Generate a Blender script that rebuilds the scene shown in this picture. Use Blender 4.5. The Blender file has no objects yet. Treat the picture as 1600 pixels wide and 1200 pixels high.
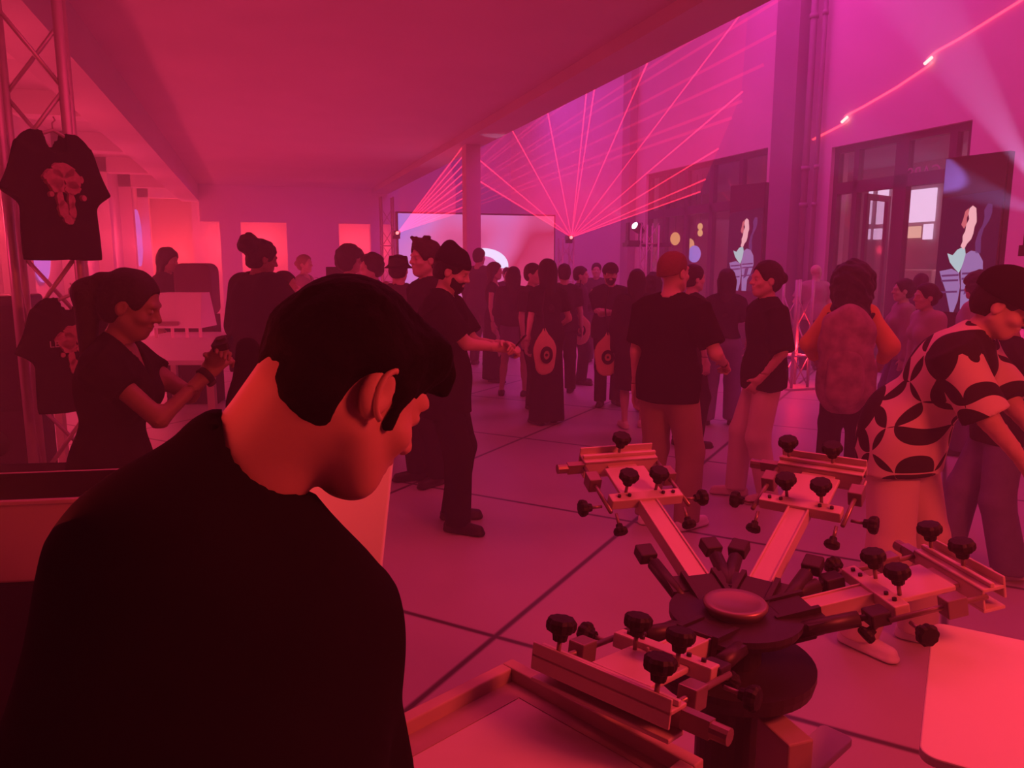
import bpy, bmesh, math, random
import numpy as np
from mathutils import Vector, Matrix
random.seed(7)
PI = math.pi
SC = bpy.context.scene
C = SC.collection

# ------------------------------------------------------------------ camera
F = 1195.0; H = 1.68
PITCH = math.atan(190 / F); YAW = math.atan(405 * math.cos(PITCH) / F)
cd = bpy.data.cameras.new('camera'); cam = bpy.data.objects.new('camera', cd); C.objects.link(cam)
cd.sensor_fit = 'HORIZONTAL'; cd.sensor_width = 36; cd.lens = 36 * F / 1600
cd.clip_start = 0.02; cd.clip_end = 200
cam.location = (0, 0, H); cam.rotation_euler = (PI / 2 - PITCH, 0, -YAW)
SC.camera = cam
SC.view_settings.view_transform = 'Standard'; SC.view_settings.look = 'None'
SC.view_settings.gamma = 1; SC.view_settings.exposure = 0.0
SC.view_settings.use_curve_mapping = False

# ------------------------------------------------------------------ world: dark, with thin stage haze everywhere
w = bpy.data.worlds.new('world'); SC.world = w; w.use_nodes = True
nt = w.node_tree; nt.nodes.clear()
wo = nt.nodes.new('ShaderNodeOutputWorld'); bg = nt.nodes.new('ShaderNodeBackground')
bg.inputs[0].default_value = (0.10, 0.004, 0.03, 1); bg.inputs[1].default_value = 0.3
vs = nt.nodes.new('ShaderNodeVolumeScatter'); vs.inputs['Color'].default_value = (1, 1, 1, 1)
vs.inputs['Density'].default_value = 0.024; vs.inputs['Anisotropy'].default_value = 0.2
nt.links.new(bg.outputs[0], wo.inputs[0]); nt.links.new(vs.outputs[0], wo.inputs[1])
cy = SC.cycles
cy.max_bounces = 5; cy.diffuse_bounces = 3; cy.glossy_bounces = 2; cy.transmission_bounces = 3
cy.volume_bounces = 1; cy.transparent_max_bounces = 24; cy.use_denoising = True
cy.sample_clamp_indirect = 4.0

# ------------------------------------------------------------------ coloured lights of the place, with unseen fills added
def light(kind, loc, color, power, size=0.3, size_y=None, to=None, name='stage_light', spot=30, blend=.3):
    ld = bpy.data.lights.new(name, kind); ld.color = color; ld.energy = power
    if kind == 'AREA':
        ld.size = size
        if size_y: ld.shape = 'RECTANGLE'; ld.size_y = size_y
    else: ld.shadow_soft_size = size
    if kind == 'SPOT': ld.spot_size = math.radians(spot); ld.spot_blend = blend
    o = bpy.data.objects.new(name, ld); C.objects.link(o); o.location = loc
    if to is not None: o.rotation_euler = (Vector(to) - Vector(loc)).to_track_quat('-Z', 'Y').to_euler()
    return o
ORANGE = (1, .055, .05); ROSE = (1, .035, .16); MAG = (1, .05, .62); VIO = (.62, .3, 1)
# hall wash by unseen area lights, far and near
light('AREA', (6.6, 11, 7.6), MAG, 530, 3.2, 12, (6.9, 11, 0), 'hall_wash')
light('AREA', (5.2, 7.0, 7.8), MAG, 170, 1.2, 9, (9, 9, 4.5), 'wall_wash')
light('AREA', (7.2, 3.5, 5.8), ROSE, 130, 2.5, 2.5, (5, 6, 0), 'hall_wash')
light('AREA', (6.3, 21, 7.5), (.75, .1, 1), 150, 3, 6, (6.0, 20, 0), 'hall_wash')
light('POINT', (-2.1, 4.4, 1.7), ROSE, 14, .15, name='room_fill')  # unseen point light added to brighten the near left tower
for yy in (7.0, 11.9): light('SPOT', (8.7, yy, .2), ROSE, 60, .1, to=(8.95, yy, 4), name='floor_uplight', spot=70, blend=1)
# room under the slab: unseen area fills added for ceiling and floor
light('AREA', (.8, 12.5, .9), ROSE, 120, 3.5, 14, (.8, 12.5, 4), 'ceiling_fill')
light('AREA', (1.2, 3.2, 3.7), ROSE, 68, 3.0, 4.0, (1.0, 3.4, 0), 'room_fill')
light('AREA', (1.2, 21, 3.7), MAG, 60, 4.0, 5.0, (1.2, 21, 0), 'room_fill')
light('AREA', (-.6, 1.0, 1.5), ORANGE, 11, .8, .8, (.5, 3, 4), 'room_fill')
# the work lamp by the press, up behind the photographer's right shoulder
light('AREA', (2.4, -.2, 2.6), ORANGE, 72, .7, .7, (1.2, 1.4, .8), 'press_work_lamp')
# arcade bays on the left
for yy in (7.2, 10.8, 14.4, 18, 21.6, 25.2):
    light('POINT', (-2.75, yy, 2.1), (1, .05, .11), 70, .15, name='bay_light')
light('POINT', (-2.3, 28, 1.9), (1, .05, .06), 110, .2, name='bay_light')

# ------------------------------------------------------------------ pixel helpers: where a thing seen at (x, y) stands
FW = Vector((math.sin(YAW) * math.cos(PITCH), math.cos(YAW) * math.cos(PITCH), -math.sin(PITCH)))
RT = Vector((math.cos(YAW), -math.sin(YAW), 0)); UP = RT.cross(FW)
EYE = Vector((0, 0, H))
def ray(x, y): return FW + RT * ((x - 800) / F) + UP * ((600 - y) / F)
def at(x, y, z):
    d = ray(x, y); return EYE + d * ((z - H) / d.z)
def atX(x, y, X):
    d = ray(x, y); return EYE + d * (X / d.x)
def atY(x, y, Y):
    d = ray(x, y); return EYE + d * (Y / d.y)
def atD(x, y, D): return EYE + ray(x, y) * D
def ground(x, d):
    lat = (x - 800) / F * d * math.cos(PITCH)
    return Vector((d * math.sin(YAW) + lat * math.cos(YAW), d * math.cos(YAW) - lat * math.sin(YAW), 0))
def zat(y, d): return H + d * math.tan(math.atan((600 - y) / F) - PITCH)
def dfeet(y): return H / math.tan(PITCH + math.atan((y - 600) / F))

# ------------------------------------------------------------------ materials
MATS = {}
def mat(name, col, rough=.8, var=.12, scale=6, metal=0.0, bump=.0, spec=.3):
    if name in MATS: return MATS[name]
    m = bpy.data.materials.new(name); m.use_nodes = True; n = m.node_tree.nodes; l = m.node_tree.links
    b = n['Principled BSDF']; b.inputs['Roughness'].default_value = rough; b.inputs['Metallic'].default_value = metal
    b.inputs['Specular IOR Level'].default_value = spec
    tc = n.new('ShaderNodeTexCoord'); nz = n.new('ShaderNodeTexNoise'); nz.inputs['Scale'].default_value = scale
    nz.inputs['Detail'].default_value = 4
    mx = n.new('ShaderNodeMix'); mx.data_type = 'RGBA'
    mx.inputs[6].default_value = tuple(c * (1 - var) for c in col) + (1,); mx.inputs[7].default_value = tuple(min(1, c * (1 + var)) for c in col) + (1,)
    l.new(tc.outputs['Object'], nz.inputs['Vector']); l.new(nz.outputs['Fac'], mx.inputs[0]); l.new(mx.outputs[2], b.inputs['Base Color'])
    if bump:
        bp = n.new('ShaderNodeBump'); bp.inputs['Strength'].default_value = bump; bp.inputs['Distance'].default_value = .01
        l.new(nz.outputs['Fac'], bp.inputs['Height']); l.new(bp.outputs[0], b.inputs['Normal'])
    MATS[name] = m; return m
def emi(name, col, st=1.0):
    if name in MATS: return MATS[name]
    m = bpy.data.materials.new(name); m.use_nodes = True; n = m.node_tree.nodes; l = m.node_tree.links; n.clear()
    o = n.new('ShaderNodeOutputMaterial'); e = n.new('ShaderNodeEmission')
    e.inputs[0].default_value = tuple(col) + (1,); e.inputs[1].default_value = st; l.new(e.outputs[0], o.inputs[0])
    MATS[name] = m; return m
def beam_mat(name, col, st):
    if name in MATS: return MATS[name]
    m = bpy.data.materials.new(name); m.use_nodes = True; n = m.node_tree.nodes; l = m.node_tree.links; n.clear()
    o = n.new('ShaderNodeOutputMaterial'); e = n.new('ShaderNodeEmission'); t = n.new('ShaderNodeBsdfTransparent'); a = n.new('ShaderNodeAddShader')
    e.inputs[0].default_value = tuple(col) + (1,); e.inputs[1].default_value = st
    l.new(e.outputs[0], a.inputs[0]); l.new(t.outputs[0], a.inputs[1]); l.new(a.outputs[0], o.inputs[0])
    MATS[name] = m; return m
BLK = mat('black_cloth', (.010, .008, .009), 1, .2, spec=.05); DRK = mat('dark_cloth', (.025, .018, .025), 1, .2, spec=.1)
NAVY = mat('charcoal_cloth', (.05, .035, .05), .95, .2)
SKIN = mat('light_skin', (.52, .36, .30), .55, .06); SKIND = mat('brown_skin', (.20, .12, .09), .5, .06); SKINM = mat('tan_skin', (.38, .25, .2), .55, .06)
HAIR = mat('dark_hair', (.010, .007, .007), .7, .4, 60, bump=.4); HAIRB = mat('brown_hair', (.035, .02, .015), .7, .4, 60, bump=.4)
HAIRR = mat('ginger_hair', (.17, .085, .06), .8, .2, 60, bump=.4); HAIRL = mat('light_hair', (.25, .16, .1), .7, .2, 60, bump=.4)
KHAKI = mat('khaki_cloth', (.30, .22, .17), .9, .08); CREAM = mat('cream_cloth', (.62, .52, .47), .9, .06); DENIM = mat('denim', (.16, .15, .28), .9, .15, 20)
MAUVE = mat('mauve_cloth', (.33, .22, .24), .9, .1); PALE = mat('pale_cloth', (.38, .31, .33), .9, .08); ORNG = mat('mustard_cloth', (.75, .42, .10), .9, .06)
BLUG = mat('blue_grey_cloth', (.12, .1, .2), .9, .1); SHOE = mat('dark_shoe', (.02, .015, .015), .5, .2); SHOEW = mat('white_shoe', (.75, .7, .72), .6, .06)
TOTE = mat('natural_canvas', (.62, .42, .24), .9, .08, 30); EYEW = mat('eye_white', (.3, .27, .26), .4, .02)
STEEL = mat('black_steel', (.035, .025, .028), .45, .2, metal=.2, spec=.5); ALU = mat('painted_alloy', (.60, .48, .46), .4, .08, 12, metal=.15, spec=.5)
ALUD = mat('grey_alloy', (.27, .2, .2), .38, .15, 12, metal=.5, spec=.5); KNOB = mat('black_rubber', (.012, .009, .009), .6, .1)
TRUSS = mat('truss_alloy', (.5, .42, .42), .4, .1, 12, metal=.4); WHITE = mat('white_laminate', (.70, .68, .68), .6, .02)
WOOD = mat('pale_wood', (.50, .38, .34), .6, .2, 14); MESHW = mat('screen_mesh', (.62, .55, .54), .75, .07, 8)

# ------------------------------------------------------------------ object helpers
def tag(o, label=None, cat=None, group=None, kind=None):
    if label: o['label'] = label
    if cat: o['category'] = cat
    if group: o['group'] = group
    if kind: o['kind'] = kind
    return o
def link(name, me, m, parent=None, smooth=False):
    if m is not None: me.materials.append(m)
    if smooth: me.polygons.foreach_set('use_smooth', [True] * len(me.polygons))
    o = bpy.data.objects.new(name, me); C.objects.link(o)
    if parent is not None: o.parent = parent
    return o
def empty(name, loc=(0, 0, 0), rz=0):
    o = bpy.data.objects.new(name, None); C.objects.link(o); o.location = loc; o.rotation_euler = (0, 0, rz); return o
class MB:
    def __init__(s): s.v = []; s.f = []
    def raw(s, vs, fs):
        n = len(s.v); s.v += [tuple(v) for v in vs]; s.f += [tuple(n + i for i in f) for f in fs]; return s
    def box(s, x0, x1, y0, y1, z0, z1, M=None):
        vs = [Vector((x, y, z)) for x in (x0, x1) for y in (y0, y1) for z in (z0, z1)]
        if M is not None: vs = [M @ v for v in vs]
        return s.raw(vs, [(0, 1, 3, 2), (4, 6, 7, 5), (0, 4, 5, 1), (2, 3, 7, 6), (0, 2, 6, 4), (1, 5, 7, 3)])
    def tube(s, pts, r, n=8, M=None, cap=True, r2=None):
        pts = [Vector(p) for p in pts]
        if M is not None: pts = [M @ p for p in pts]
        rings = []; k = len(pts); prev = None
        for i, p in enumerate(pts):
            t = (pts[min(i + 1, k - 1)] - pts[max(i - 1, 0)]).normalized()
            a = prev if prev is not None else (Vector((0, 0, 1)) if abs(t.z) < .9 else Vector((1, 0, 0)))
            u = (a - t * a.dot(t)).normalized(); v = t.cross(u); prev = u
            rr = r if r2 is None else r + (r2 - r) * i / (k - 1)
            rings.append([p + (u * math.cos(2 * PI * j / n) + v * math.sin(2 * PI * j / n)) * rr for j in range(n)])
        vs = [q for rg in rings for q in rg]; fs = []
        for i in range(k - 1):
            for j in range(n): fs.append((i * n + j, i * n + (j + 1) % n, (i + 1) * n + (j + 1) % n, (i + 1) * n + j))
        if cap: fs += [tuple(range(n))[::-1], tuple((k - 1) * n + j for j in range(n))]
        return s.raw(vs, fs)
    def prism(s, poly, z0, z1, M=None):
        n = len(poly); vs = [Vector((x, y, z0)) for x, y in poly] + [Vector((x, y, z1)) for x, y in poly]
        if M is not None: vs = [M @ v for v in vs]
        return s.raw(vs, [tuple(range(n))[::-1], tuple(range(n, 2 * n))] + [(i, (i + 1) % n, n + (i + 1) % n, n + i) for i in range(n)])
    def lathe(s, prof, n=24, M=None, lobes=0, amp=0):
        vs = []
        for (r, z) in prof:
            for j in range(n):
                a = 2 * PI * j / n; rr = r * (1 + amp * math.cos(lobes * a)) if lobes else r
                vs.append(Vector((rr * math.cos(a), rr * math.sin(a), z)))
        if M is not None: vs = [M @ v for v in vs]
        k = len(prof); fs = [(i * n + j, i * n + (j + 1) % n, (i + 1) * n + (j + 1) % n, (i + 1) * n + j) for i in range(k - 1) for j in range(n)]
        fs += [tuple(range(n))[::-1], tuple((k - 1) * n + j for j in range(n))]
        return s.raw(vs, fs)
    def build(s, name, m, parent=None, smooth=False, bevel=0):
        me = bpy.data.meshes.new(name); me.from_pydata(s.v, [], s.f); me.update()
        bm = bmesh.new(); bm.from_mesh(me); bmesh.ops.recalc_face_normals(bm, faces=bm.faces); bm.to_mesh(me); bm.free()
        o = link(name, me, m, parent, smooth)
        if bevel:
            b = o.modifiers.new('bevel', 'BEVEL'); b.width = bevel; b.segments = 2; b.limit_method = 'ANGLE'
        return o
def struct(name, mb, m, parent=None, bevel=0):
    o = mb.build(name, m, parent, bevel=bevel); o['kind'] = 'structure'; return o
def rrect(w, h, r, n=6):
    P = []
    for (cx, cy, a0) in ((w / 2 - r, h / 2 - r, 0), (-w / 2 + r, h / 2 - r, 90), (-w / 2 + r, -h / 2 + r, 180), (w / 2 - r, -h / 2 + r, 270)):
        for i in range(n + 1):
            a = math.radians(a0 + 90 * i / n); P.append((cx + r * math.cos(a), cy + r * math.sin(a)))
    return P

# ------------------------------------------------------------------ THE SETTING
def floor_mat():
    m = mat('polished_concrete', (.42, .36, .38), .42, .16, 1.3, spec=.35); n = m.node_tree.nodes; l = m.node_tree.links
    b = n['Principled BSDF']; base = b.inputs['Base Color'].links[0].from_socket
    g = n.new('ShaderNodeNewGeometry')
    a = math.radians(42.3); P1 = (0.96, 3.11)
    res = None
    for (dx, dy) in ((math.cos(a), math.sin(a)), (math.sin(a), -math.cos(a))):
        d = n.new('ShaderNodeVectorMath'); d.operation = 'DOT_PRODUCT'; d.inputs[1].default_value = (dx, dy, 0); l.new(g.outputs['Position'], d.inputs[0])
        s = n.new('ShaderNodeMath'); s.operation = 'SUBTRACT'; s.inputs[1].default_value = P1[0] * dx + P1[1] * dy; l.new(d.outputs['Value'], s.inputs[0])
        pp = n.new('ShaderNodeMath'); pp.operation = 'PINGPONG'; pp.inputs[1].default_value = 1.783 / 2; l.new(s.outputs[0], pp.inputs[0])
        lt = n.new('ShaderNodeMapRange'); lt.inputs[1].default_value = .008; lt.inputs[2].default_value = .022; lt.inputs[3].default_value = 1; lt.inputs[4].default_value = 0
        l.new(pp.outputs[0], lt.inputs[0])
        if res is None: res = lt.outputs[0]
        else:
            mx = n.new('ShaderNodeMath'); mx.operation = 'MAXIMUM'; l.new(res, mx.inputs[0]); l.new(lt.outputs[0], mx.inputs[1]); res = mx.outputs[0]
    mm = n.new('ShaderNodeMix'); mm.data_type = 'RGBA'; l.new(res, mm.inputs[0]); l.new(base, mm.inputs[6]); mm.inputs[7].default_value = (.07, .06, .06, 1)
    l.new(mm.outputs[2], b.inputs['Base Color'])
    return m
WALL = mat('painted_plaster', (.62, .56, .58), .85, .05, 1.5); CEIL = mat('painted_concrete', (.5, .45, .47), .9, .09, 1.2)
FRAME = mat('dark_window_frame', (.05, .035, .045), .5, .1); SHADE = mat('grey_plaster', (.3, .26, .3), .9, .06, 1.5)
struct('floor', MB().box(-6, 16, -5, 31, -.2, 0), floor_mat())
# slab ceiling, its edge beam, the beam on the left
struct('ceiling', MB().box(-1.6, 4.25, -5, 25.6, 4, 4.5), CEIL)
struct('trim_1', MB().box(3.72, 4.25, -5, 25.6, 3.86, 4), CEIL)
struct('trim_2', MB().box(-1.95, -1.45, -5, 25.6, 3.5, 4.4), CEIL)
struct('ceiling_arcade', MB().box(-3.6, -1.6, -5, 29.6, 4.0, 4.5), CEIL)
w_ = MB().box(-3.6, -3.3, -5, 29.6, 0, 4.2)
struct('wall_left', w_, WALL)
w_ = MB()
for yy in (5.4, 9.0, 12.6, 16.2, 19.8, 23.4, 27.0):
    w_.box(-3.3, -3.0, yy - .2, yy + .2, 0, 4); w_.box(-3.3, -1.95, yy - .2, yy + .2, 3.68, 4)
struct('trim_3', w_, WALL)
struct('wall_arcade_end', MB().box(-3.6, -1.2, 29.3, 29.6, 0, 4.3), WALL)
# far wall under the slab with three lit openings
w_ = MB(); Yf = 25.3
xs = [-1.45, -.35, .95, 3.25, 4.15]
w_.box(-1.45, 4.6, Yf, Yf + .3, 2.9, 4.3)
for a_, b_ in ((-.9, -.3), (1.05, 2.65), (3.65, 3.95), (4.4, 4.6)): w_.box(a_, b_, Yf, Yf + .3, 0, 2.9)
struct('wall_far', w_, WALL)
struct('wall_recess', MB().box(-1.8, 4.6, 27.2, 27.4, 0, 4.3), WALL)
for xx, pw in ((-.9, 50), (.4, 70), (3.2, 70), (4.1, 30)): light('POINT', (xx, Yf + 1.1, 2.2), (1, .05, .07), pw, .15, name='recess_light')
# column at the slab edge
c1 = atY(712, 230, 14.9); struct('column', MB().box(3.88, 4.16, 14.3, 14.6, 0, 3.86), WALL)
# hall: right wall with two tall window openings, end wall, roof
XW = 9.0
win = [(7.95, 10.54, 3.52), (12.2, 16.8, 3.75)]
w_ = MB(); edges = [-5, 7.95, 10.54, 13.2, 21.2, 30]
w_.box(XW, XW + .35, -5, 7.95, 0, 9).box(XW, XW + .35, 10.54, 12.2, 0, 9).box(XW, XW + .35, 16.8, 30, 0, 9)
w_.box(XW, XW + .35, 7.95, 10.54, 3.52, 9).box(XW, XW + .35, 12.2, 16.8, 3.75, 9)
struct('wall_right', w_, WALL)
struct('wall_hall_end', MB().box(4.2, 9.3, 27, 27.3, 0, 9), WALL)
struct('wall_hall_left', MB().box(4.0, 4.25, -5, 27.3, 4.5, 9), WALL)
struct('ceiling_hall', MB().box(4.0, 9.35, -5, 27.3, 9, 9.2), CEIL)
struct('wall_behind', MB().box(-3.6, 9.35, -5.3, -5, 0, 9.2), CEIL)
# pilaster and conduits on the right wall
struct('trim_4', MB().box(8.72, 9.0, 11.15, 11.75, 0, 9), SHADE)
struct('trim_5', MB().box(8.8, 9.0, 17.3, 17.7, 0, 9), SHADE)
def pipe(y, x, r, label, h=9):
    o = empty('wall_pipe', (x, y, 0)); tag(o, label, 'pipe')
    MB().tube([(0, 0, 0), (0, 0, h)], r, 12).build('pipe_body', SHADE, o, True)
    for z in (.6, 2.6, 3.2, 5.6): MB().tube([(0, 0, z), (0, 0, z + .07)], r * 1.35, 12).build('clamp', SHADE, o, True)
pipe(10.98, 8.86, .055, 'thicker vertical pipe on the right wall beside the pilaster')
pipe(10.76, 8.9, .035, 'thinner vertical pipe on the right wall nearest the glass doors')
GLASS = bpy.data.materials.new('window_glass'); GLASS.use_nodes = True
n = GLASS.node_tree.nodes; l = GLASS.node_tree.links; n.clear()
o_ = n.new('ShaderNodeOutputMaterial'); g_ = n.new('ShaderNodeBsdfGlossy'); t_ = n.new('ShaderNodeBsdfTransparent'); m_ = n.new('ShaderNodeMixShader'); fr = n.new('ShaderNodeFresnel')
g_.inputs['Roughness'].default_value = .05; fr.inputs[0].default_value = 1.0; t_.inputs[0].default_value = (.85, .8, .85, 1)
m_.inputs[0].default_value = .07; l.new(t_.outputs[0], m_.inputs[1]); l.new(g_.outputs[0], m_.inputs[2]); l.new(m_.outputs[0], o_.inputs[0])
def glazing(name, y0, y1, top, mull, transom, label=None):
    e = empty(name, (XW + .12, y0, 0)); e['kind'] = 'structure'
    f = MB(); L = y1 - y0
    f.box(-.05, .05, 0, .1, 0, top).box(-.05, .05, L - .1, L, 0, top).box(-.05, .05, .1, L - .1, top - .1, top).box(-.05, .05, .1, L - .1, 0, .12)
    for (y, ww) in mull: f.box(-.05, .05, y - y0 - ww / 2, y - y0 + ww / 2, .12, top - .1)
    f.box(-.05, .05, .1, L - .1, transom - .09, transom + .09)
    f.build('window_frame', FRAME, e)
    p = MB().box(-.006, .006, .1, L - .1, .1, top - .1).build('glass_pane', GLASS, e)
    return e
glazing('window_1', 7.95, 10.54, 3.52, [(10.05, .1), (9.15, .24), (8.28, .12)], 2.86)
glazing('window_2', 12.2, 16.8, 3.75, [(13.1, .12), (14.1, .14), (15.1, .12), (16.0, .12)], 2.8)
# the rooms behind the glass
struct('wall_inner', MB().box(13.0, 13.2, 5, 22.5, 0, 3.7).box(9.35, 13.2, 5.0, 5.2, 0, 3.7).box(9.35, 13.2, 22.3, 22.5, 0, 3.7), mat('inner_plaster', (.30, .25, .27), .9, .05))
struct('ceiling_inner', MB().box(9.35, 13.2, 5, 22.5, 3.7, 3.9), mat('inner_ceiling', (.3, .26, .3), .9, .05))
light('AREA', (11.2, 9, 3.5), (1, .5, .62), 75, 1.5, 1.5, (11.2, 9, 0), 'interior_lamp')
light('AREA', (11, 16, 3.5), (1, .3, .4), 22, 1.5, 4, (11, 16, 0), 'interior_lamp')
# ------------------------------------------------------------------ implicit-surface modeller (one continuous skin per part)
V = lambda *a: np.array(a, dtype=np.float64)
def nrm(v): return v / (np.linalg.norm(v) + 1e-9)
class Sdf:
    def __init__(s): s.ops = []; s.noise = None
    def add(s, op, fn, c, r, k): s.ops.append((op, fn, np.array(c, float), r, k)); return s
    def cap(s, a, b, ra, rb=None, k=.03, flat=None, op='u', cut=False):   # tapered, optionally flattened and flat-ended
        a = np.array(a, float); b = np.array(b, float); rb = ra if rb is None else rb
        ab = b - a; L2 = ab @ ab + 1e-9; L = math.sqrt(L2)
        def fn(p):
            w = p - a; t = np.clip(w @ ab / L2, 0, 1); q = w - t[:, None] * ab
            sc = 1.0
            if flat is not None:
                nn, fl = flat; q = q + np.outer((q @ nn) * (1 / fl - 1), nn); sc = 1.0
            d = (np.sqrt((q * q).sum(1)) - (ra + (rb - ra) * t)) * (flat[1] ** .5 if flat else 1)
            if cut:
                ax = w @ ab / L; d = np.maximum(d, np.maximum(-ax, ax - L))
            return d
        return s.add(op, fn, (a + b) / 2, L / 2 + max(ra, rb) * 1.3, k)
    def ell(s, c, r, R=None, k=.03, op='u'):
        c = np.array(c, float); r = np.array(r, float)
        def fn(p):
            q = p - c
            if R is not None: q = q @ R.T           # R rows are the ellipsoid's axes
            k0 = np.sqrt(((q / r) ** 2).sum(1)); k1 = np.sqrt(((q / r ** 2) ** 2).sum(1)) + 1e-9
            return k0 * (k0 - 1) / k1
        return s.add(op, fn, c, max(r), k)
    def plane(s, c, n, op='i'):                     # keep the side the normal points away from
        c = np.array(c, float); n = nrm(np.array(n, float))
        return s.add(op, lambda p: (p - c) @ n, c, 1e9, .004)
    def ev(s, p, bc=None, br=None):
        d = np.full(len(p), 9.0)
        for op, fn, c, r, k in s.ops:
            if bc is not None and op != 'i' and np.linalg.norm(c - bc) > r + br + .12: continue
            e = fn(p)
            if op == 'u': h = np.maximum(k - np.abs(d - e), 0) / k; d = np.minimum(d, e) - h * h * k * .25
            elif op == 's': e = -e; h = np.maximum(k - np.abs(d - e), 0) / k; d = np.maximum(d, e) + h * h * k * .25
            else: d = np.maximum(d, e)
        if s.noise: d = d + s.noise(p)
        return d
def folds(a, f, seed=0, vert=.35):
    rs = np.random.RandomState(seed); K = rs.normal(size=(7, 3)); K /= np.linalg.norm(K, axis=1)[:, None]; K *= f * (0.6 + rs.rand(7, 1)); K[:, 2] *= vert; ph = rs.rand(7) * 6.3
    return lambda p: a * np.sin(p @ K.T + ph).sum(1) / 2.6
def nets(S, lo, hi, h, holes=()):
    lo = np.array(lo, float); hi = np.array(hi, float); N = np.maximum(np.ceil((hi - lo) / h).astype(int) + 1, 4)
    ax = [lo[i] + h * np.arange(N[i]) for i in range(3)]
    P = np.stack(np.meshgrid(*ax, indexing='ij'), -1).reshape(-1, 3)
    D = S.ev(P, (lo + hi) / 2, np.linalg.norm(hi - lo) / 2)
    for (a, b) in holes:
        a = np.array(a); b = np.array(b); q = np.abs(P - (a + b) / 2) - (b - a) / 2
        D = np.maximum(D, -q.max(1))
    D = D.reshape(N); sg = D < 0
    num = np.zeros(tuple(N - 1) + (3,)); cnt = np.zeros(tuple(N - 1))
    for axis in range(3):
        o = [i for i in range(3) if i != axis]
        sl0 = [slice(None)] * 3; sl1 = [slice(None)] * 3; sl0[axis] = slice(0, -1); sl1[axis] = slice(1, None)
        d0 = D[tuple(sl0)]; d1 = D[tuple(sl1)]; cr = (d0 < 0) != (d1 < 0)
        t = np.where(cr, d0 / np.where(cr, d0 - d1, 1), 0)
        for i in (0, 1):
            for j in (0, 1):
                ss = [slice(None)] * 3; ss[o[0]] = slice(i, N[o[0]] - 1 + i); ss[o[1]] = slice(j, N[o[1]] - 1 + j)
                c_ = cr[tuple(ss)]; tt = t[tuple(ss)]
                cnt += c_; num[..., axis] += np.where(c_, tt, 0); num[..., o[0]] += c_ * i; num[..., o[1]] += c_ * j
    act = cnt > 0
    idx = -np.ones(act.shape, int); idx[act] = np.arange(act.sum())
    cells = np.argwhere(act); verts = (cells + num[act] / cnt[act][:, None]) * h + lo
    F_ = []
    for axis in range(3):
        o = [(axis + 1) % 3, (axis + 2) % 3]
        sl0 = [slice(1, -1)] * 3; sl1 = [slice(1, -1)] * 3; sl0[axis] = slice(0, -1); sl1[axis] = slice(1, None)
        s0 = sg[tuple(sl0)]; s1 = sg[tuple(sl1)]
        for flip, msk in ((0, s0 & ~s1), (1, ~s0 & s1)):
            c = np.argwhere(msk)
            if not len(c): continue
            c[:, o[0]] += 1; c[:, o[1]] += 1
            q = []
            for (i, j) in ((0, 0), (1, 0), (1, 1), (0, 1)):
                cc = c.copy(); cc[:, o[0]] -= 1 - i; cc[:, o[1]] -= 1 - j
                q.append(idx[cc[:, 0], cc[:, 1], cc[:, 2]])
            q = np.stack(q, 1)
            F_.append(q[:, ::-1] if flip else q)
    F_ = np.concatenate(F_) if F_ else np.zeros((0, 4), int)
    return verts, F_[(F_ >= 0).all(1)]
def skin(name, S, regions, m, parent=None, scale=1.0):
    vs = []; fs = []; n = 0
    for i, (lo, hi, h) in enumerate(regions):
        holes = [(np.array(a) + .012, np.array(b) - .012) for (a, b, _) in regions[1:]] if i == 0 and len(regions) > 1 else ()
        v, f = nets(S, lo, hi, h, holes); vs.append(v); fs.append(f + n); n += len(v)
    v = np.concatenate(vs) * scale; f = np.concatenate(fs)
    me = bpy.data.meshes.new(name)
    me.vertices.add(len(v)); me.vertices.foreach_set('co', v.astype(np.float32).ravel())
    me.loops.add(len(f) * 4); me.loops.foreach_set('vertex_index', f.astype(np.int32).ravel())
    me.polygons.add(len(f)); me.polygons.foreach_set('loop_start', np.arange(0, len(f) * 4, 4, dtype=np.int32))
    me.update(calc_edges=True); me.validate()
    return link(name, me, m, parent, True)
def rodr(v, ax, a):
    ax = nrm(ax); return v * math.cos(a) + np.cross(ax, v) * math.sin(a) + ax * (ax @ v) * (1 - math.cos(a))

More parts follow.
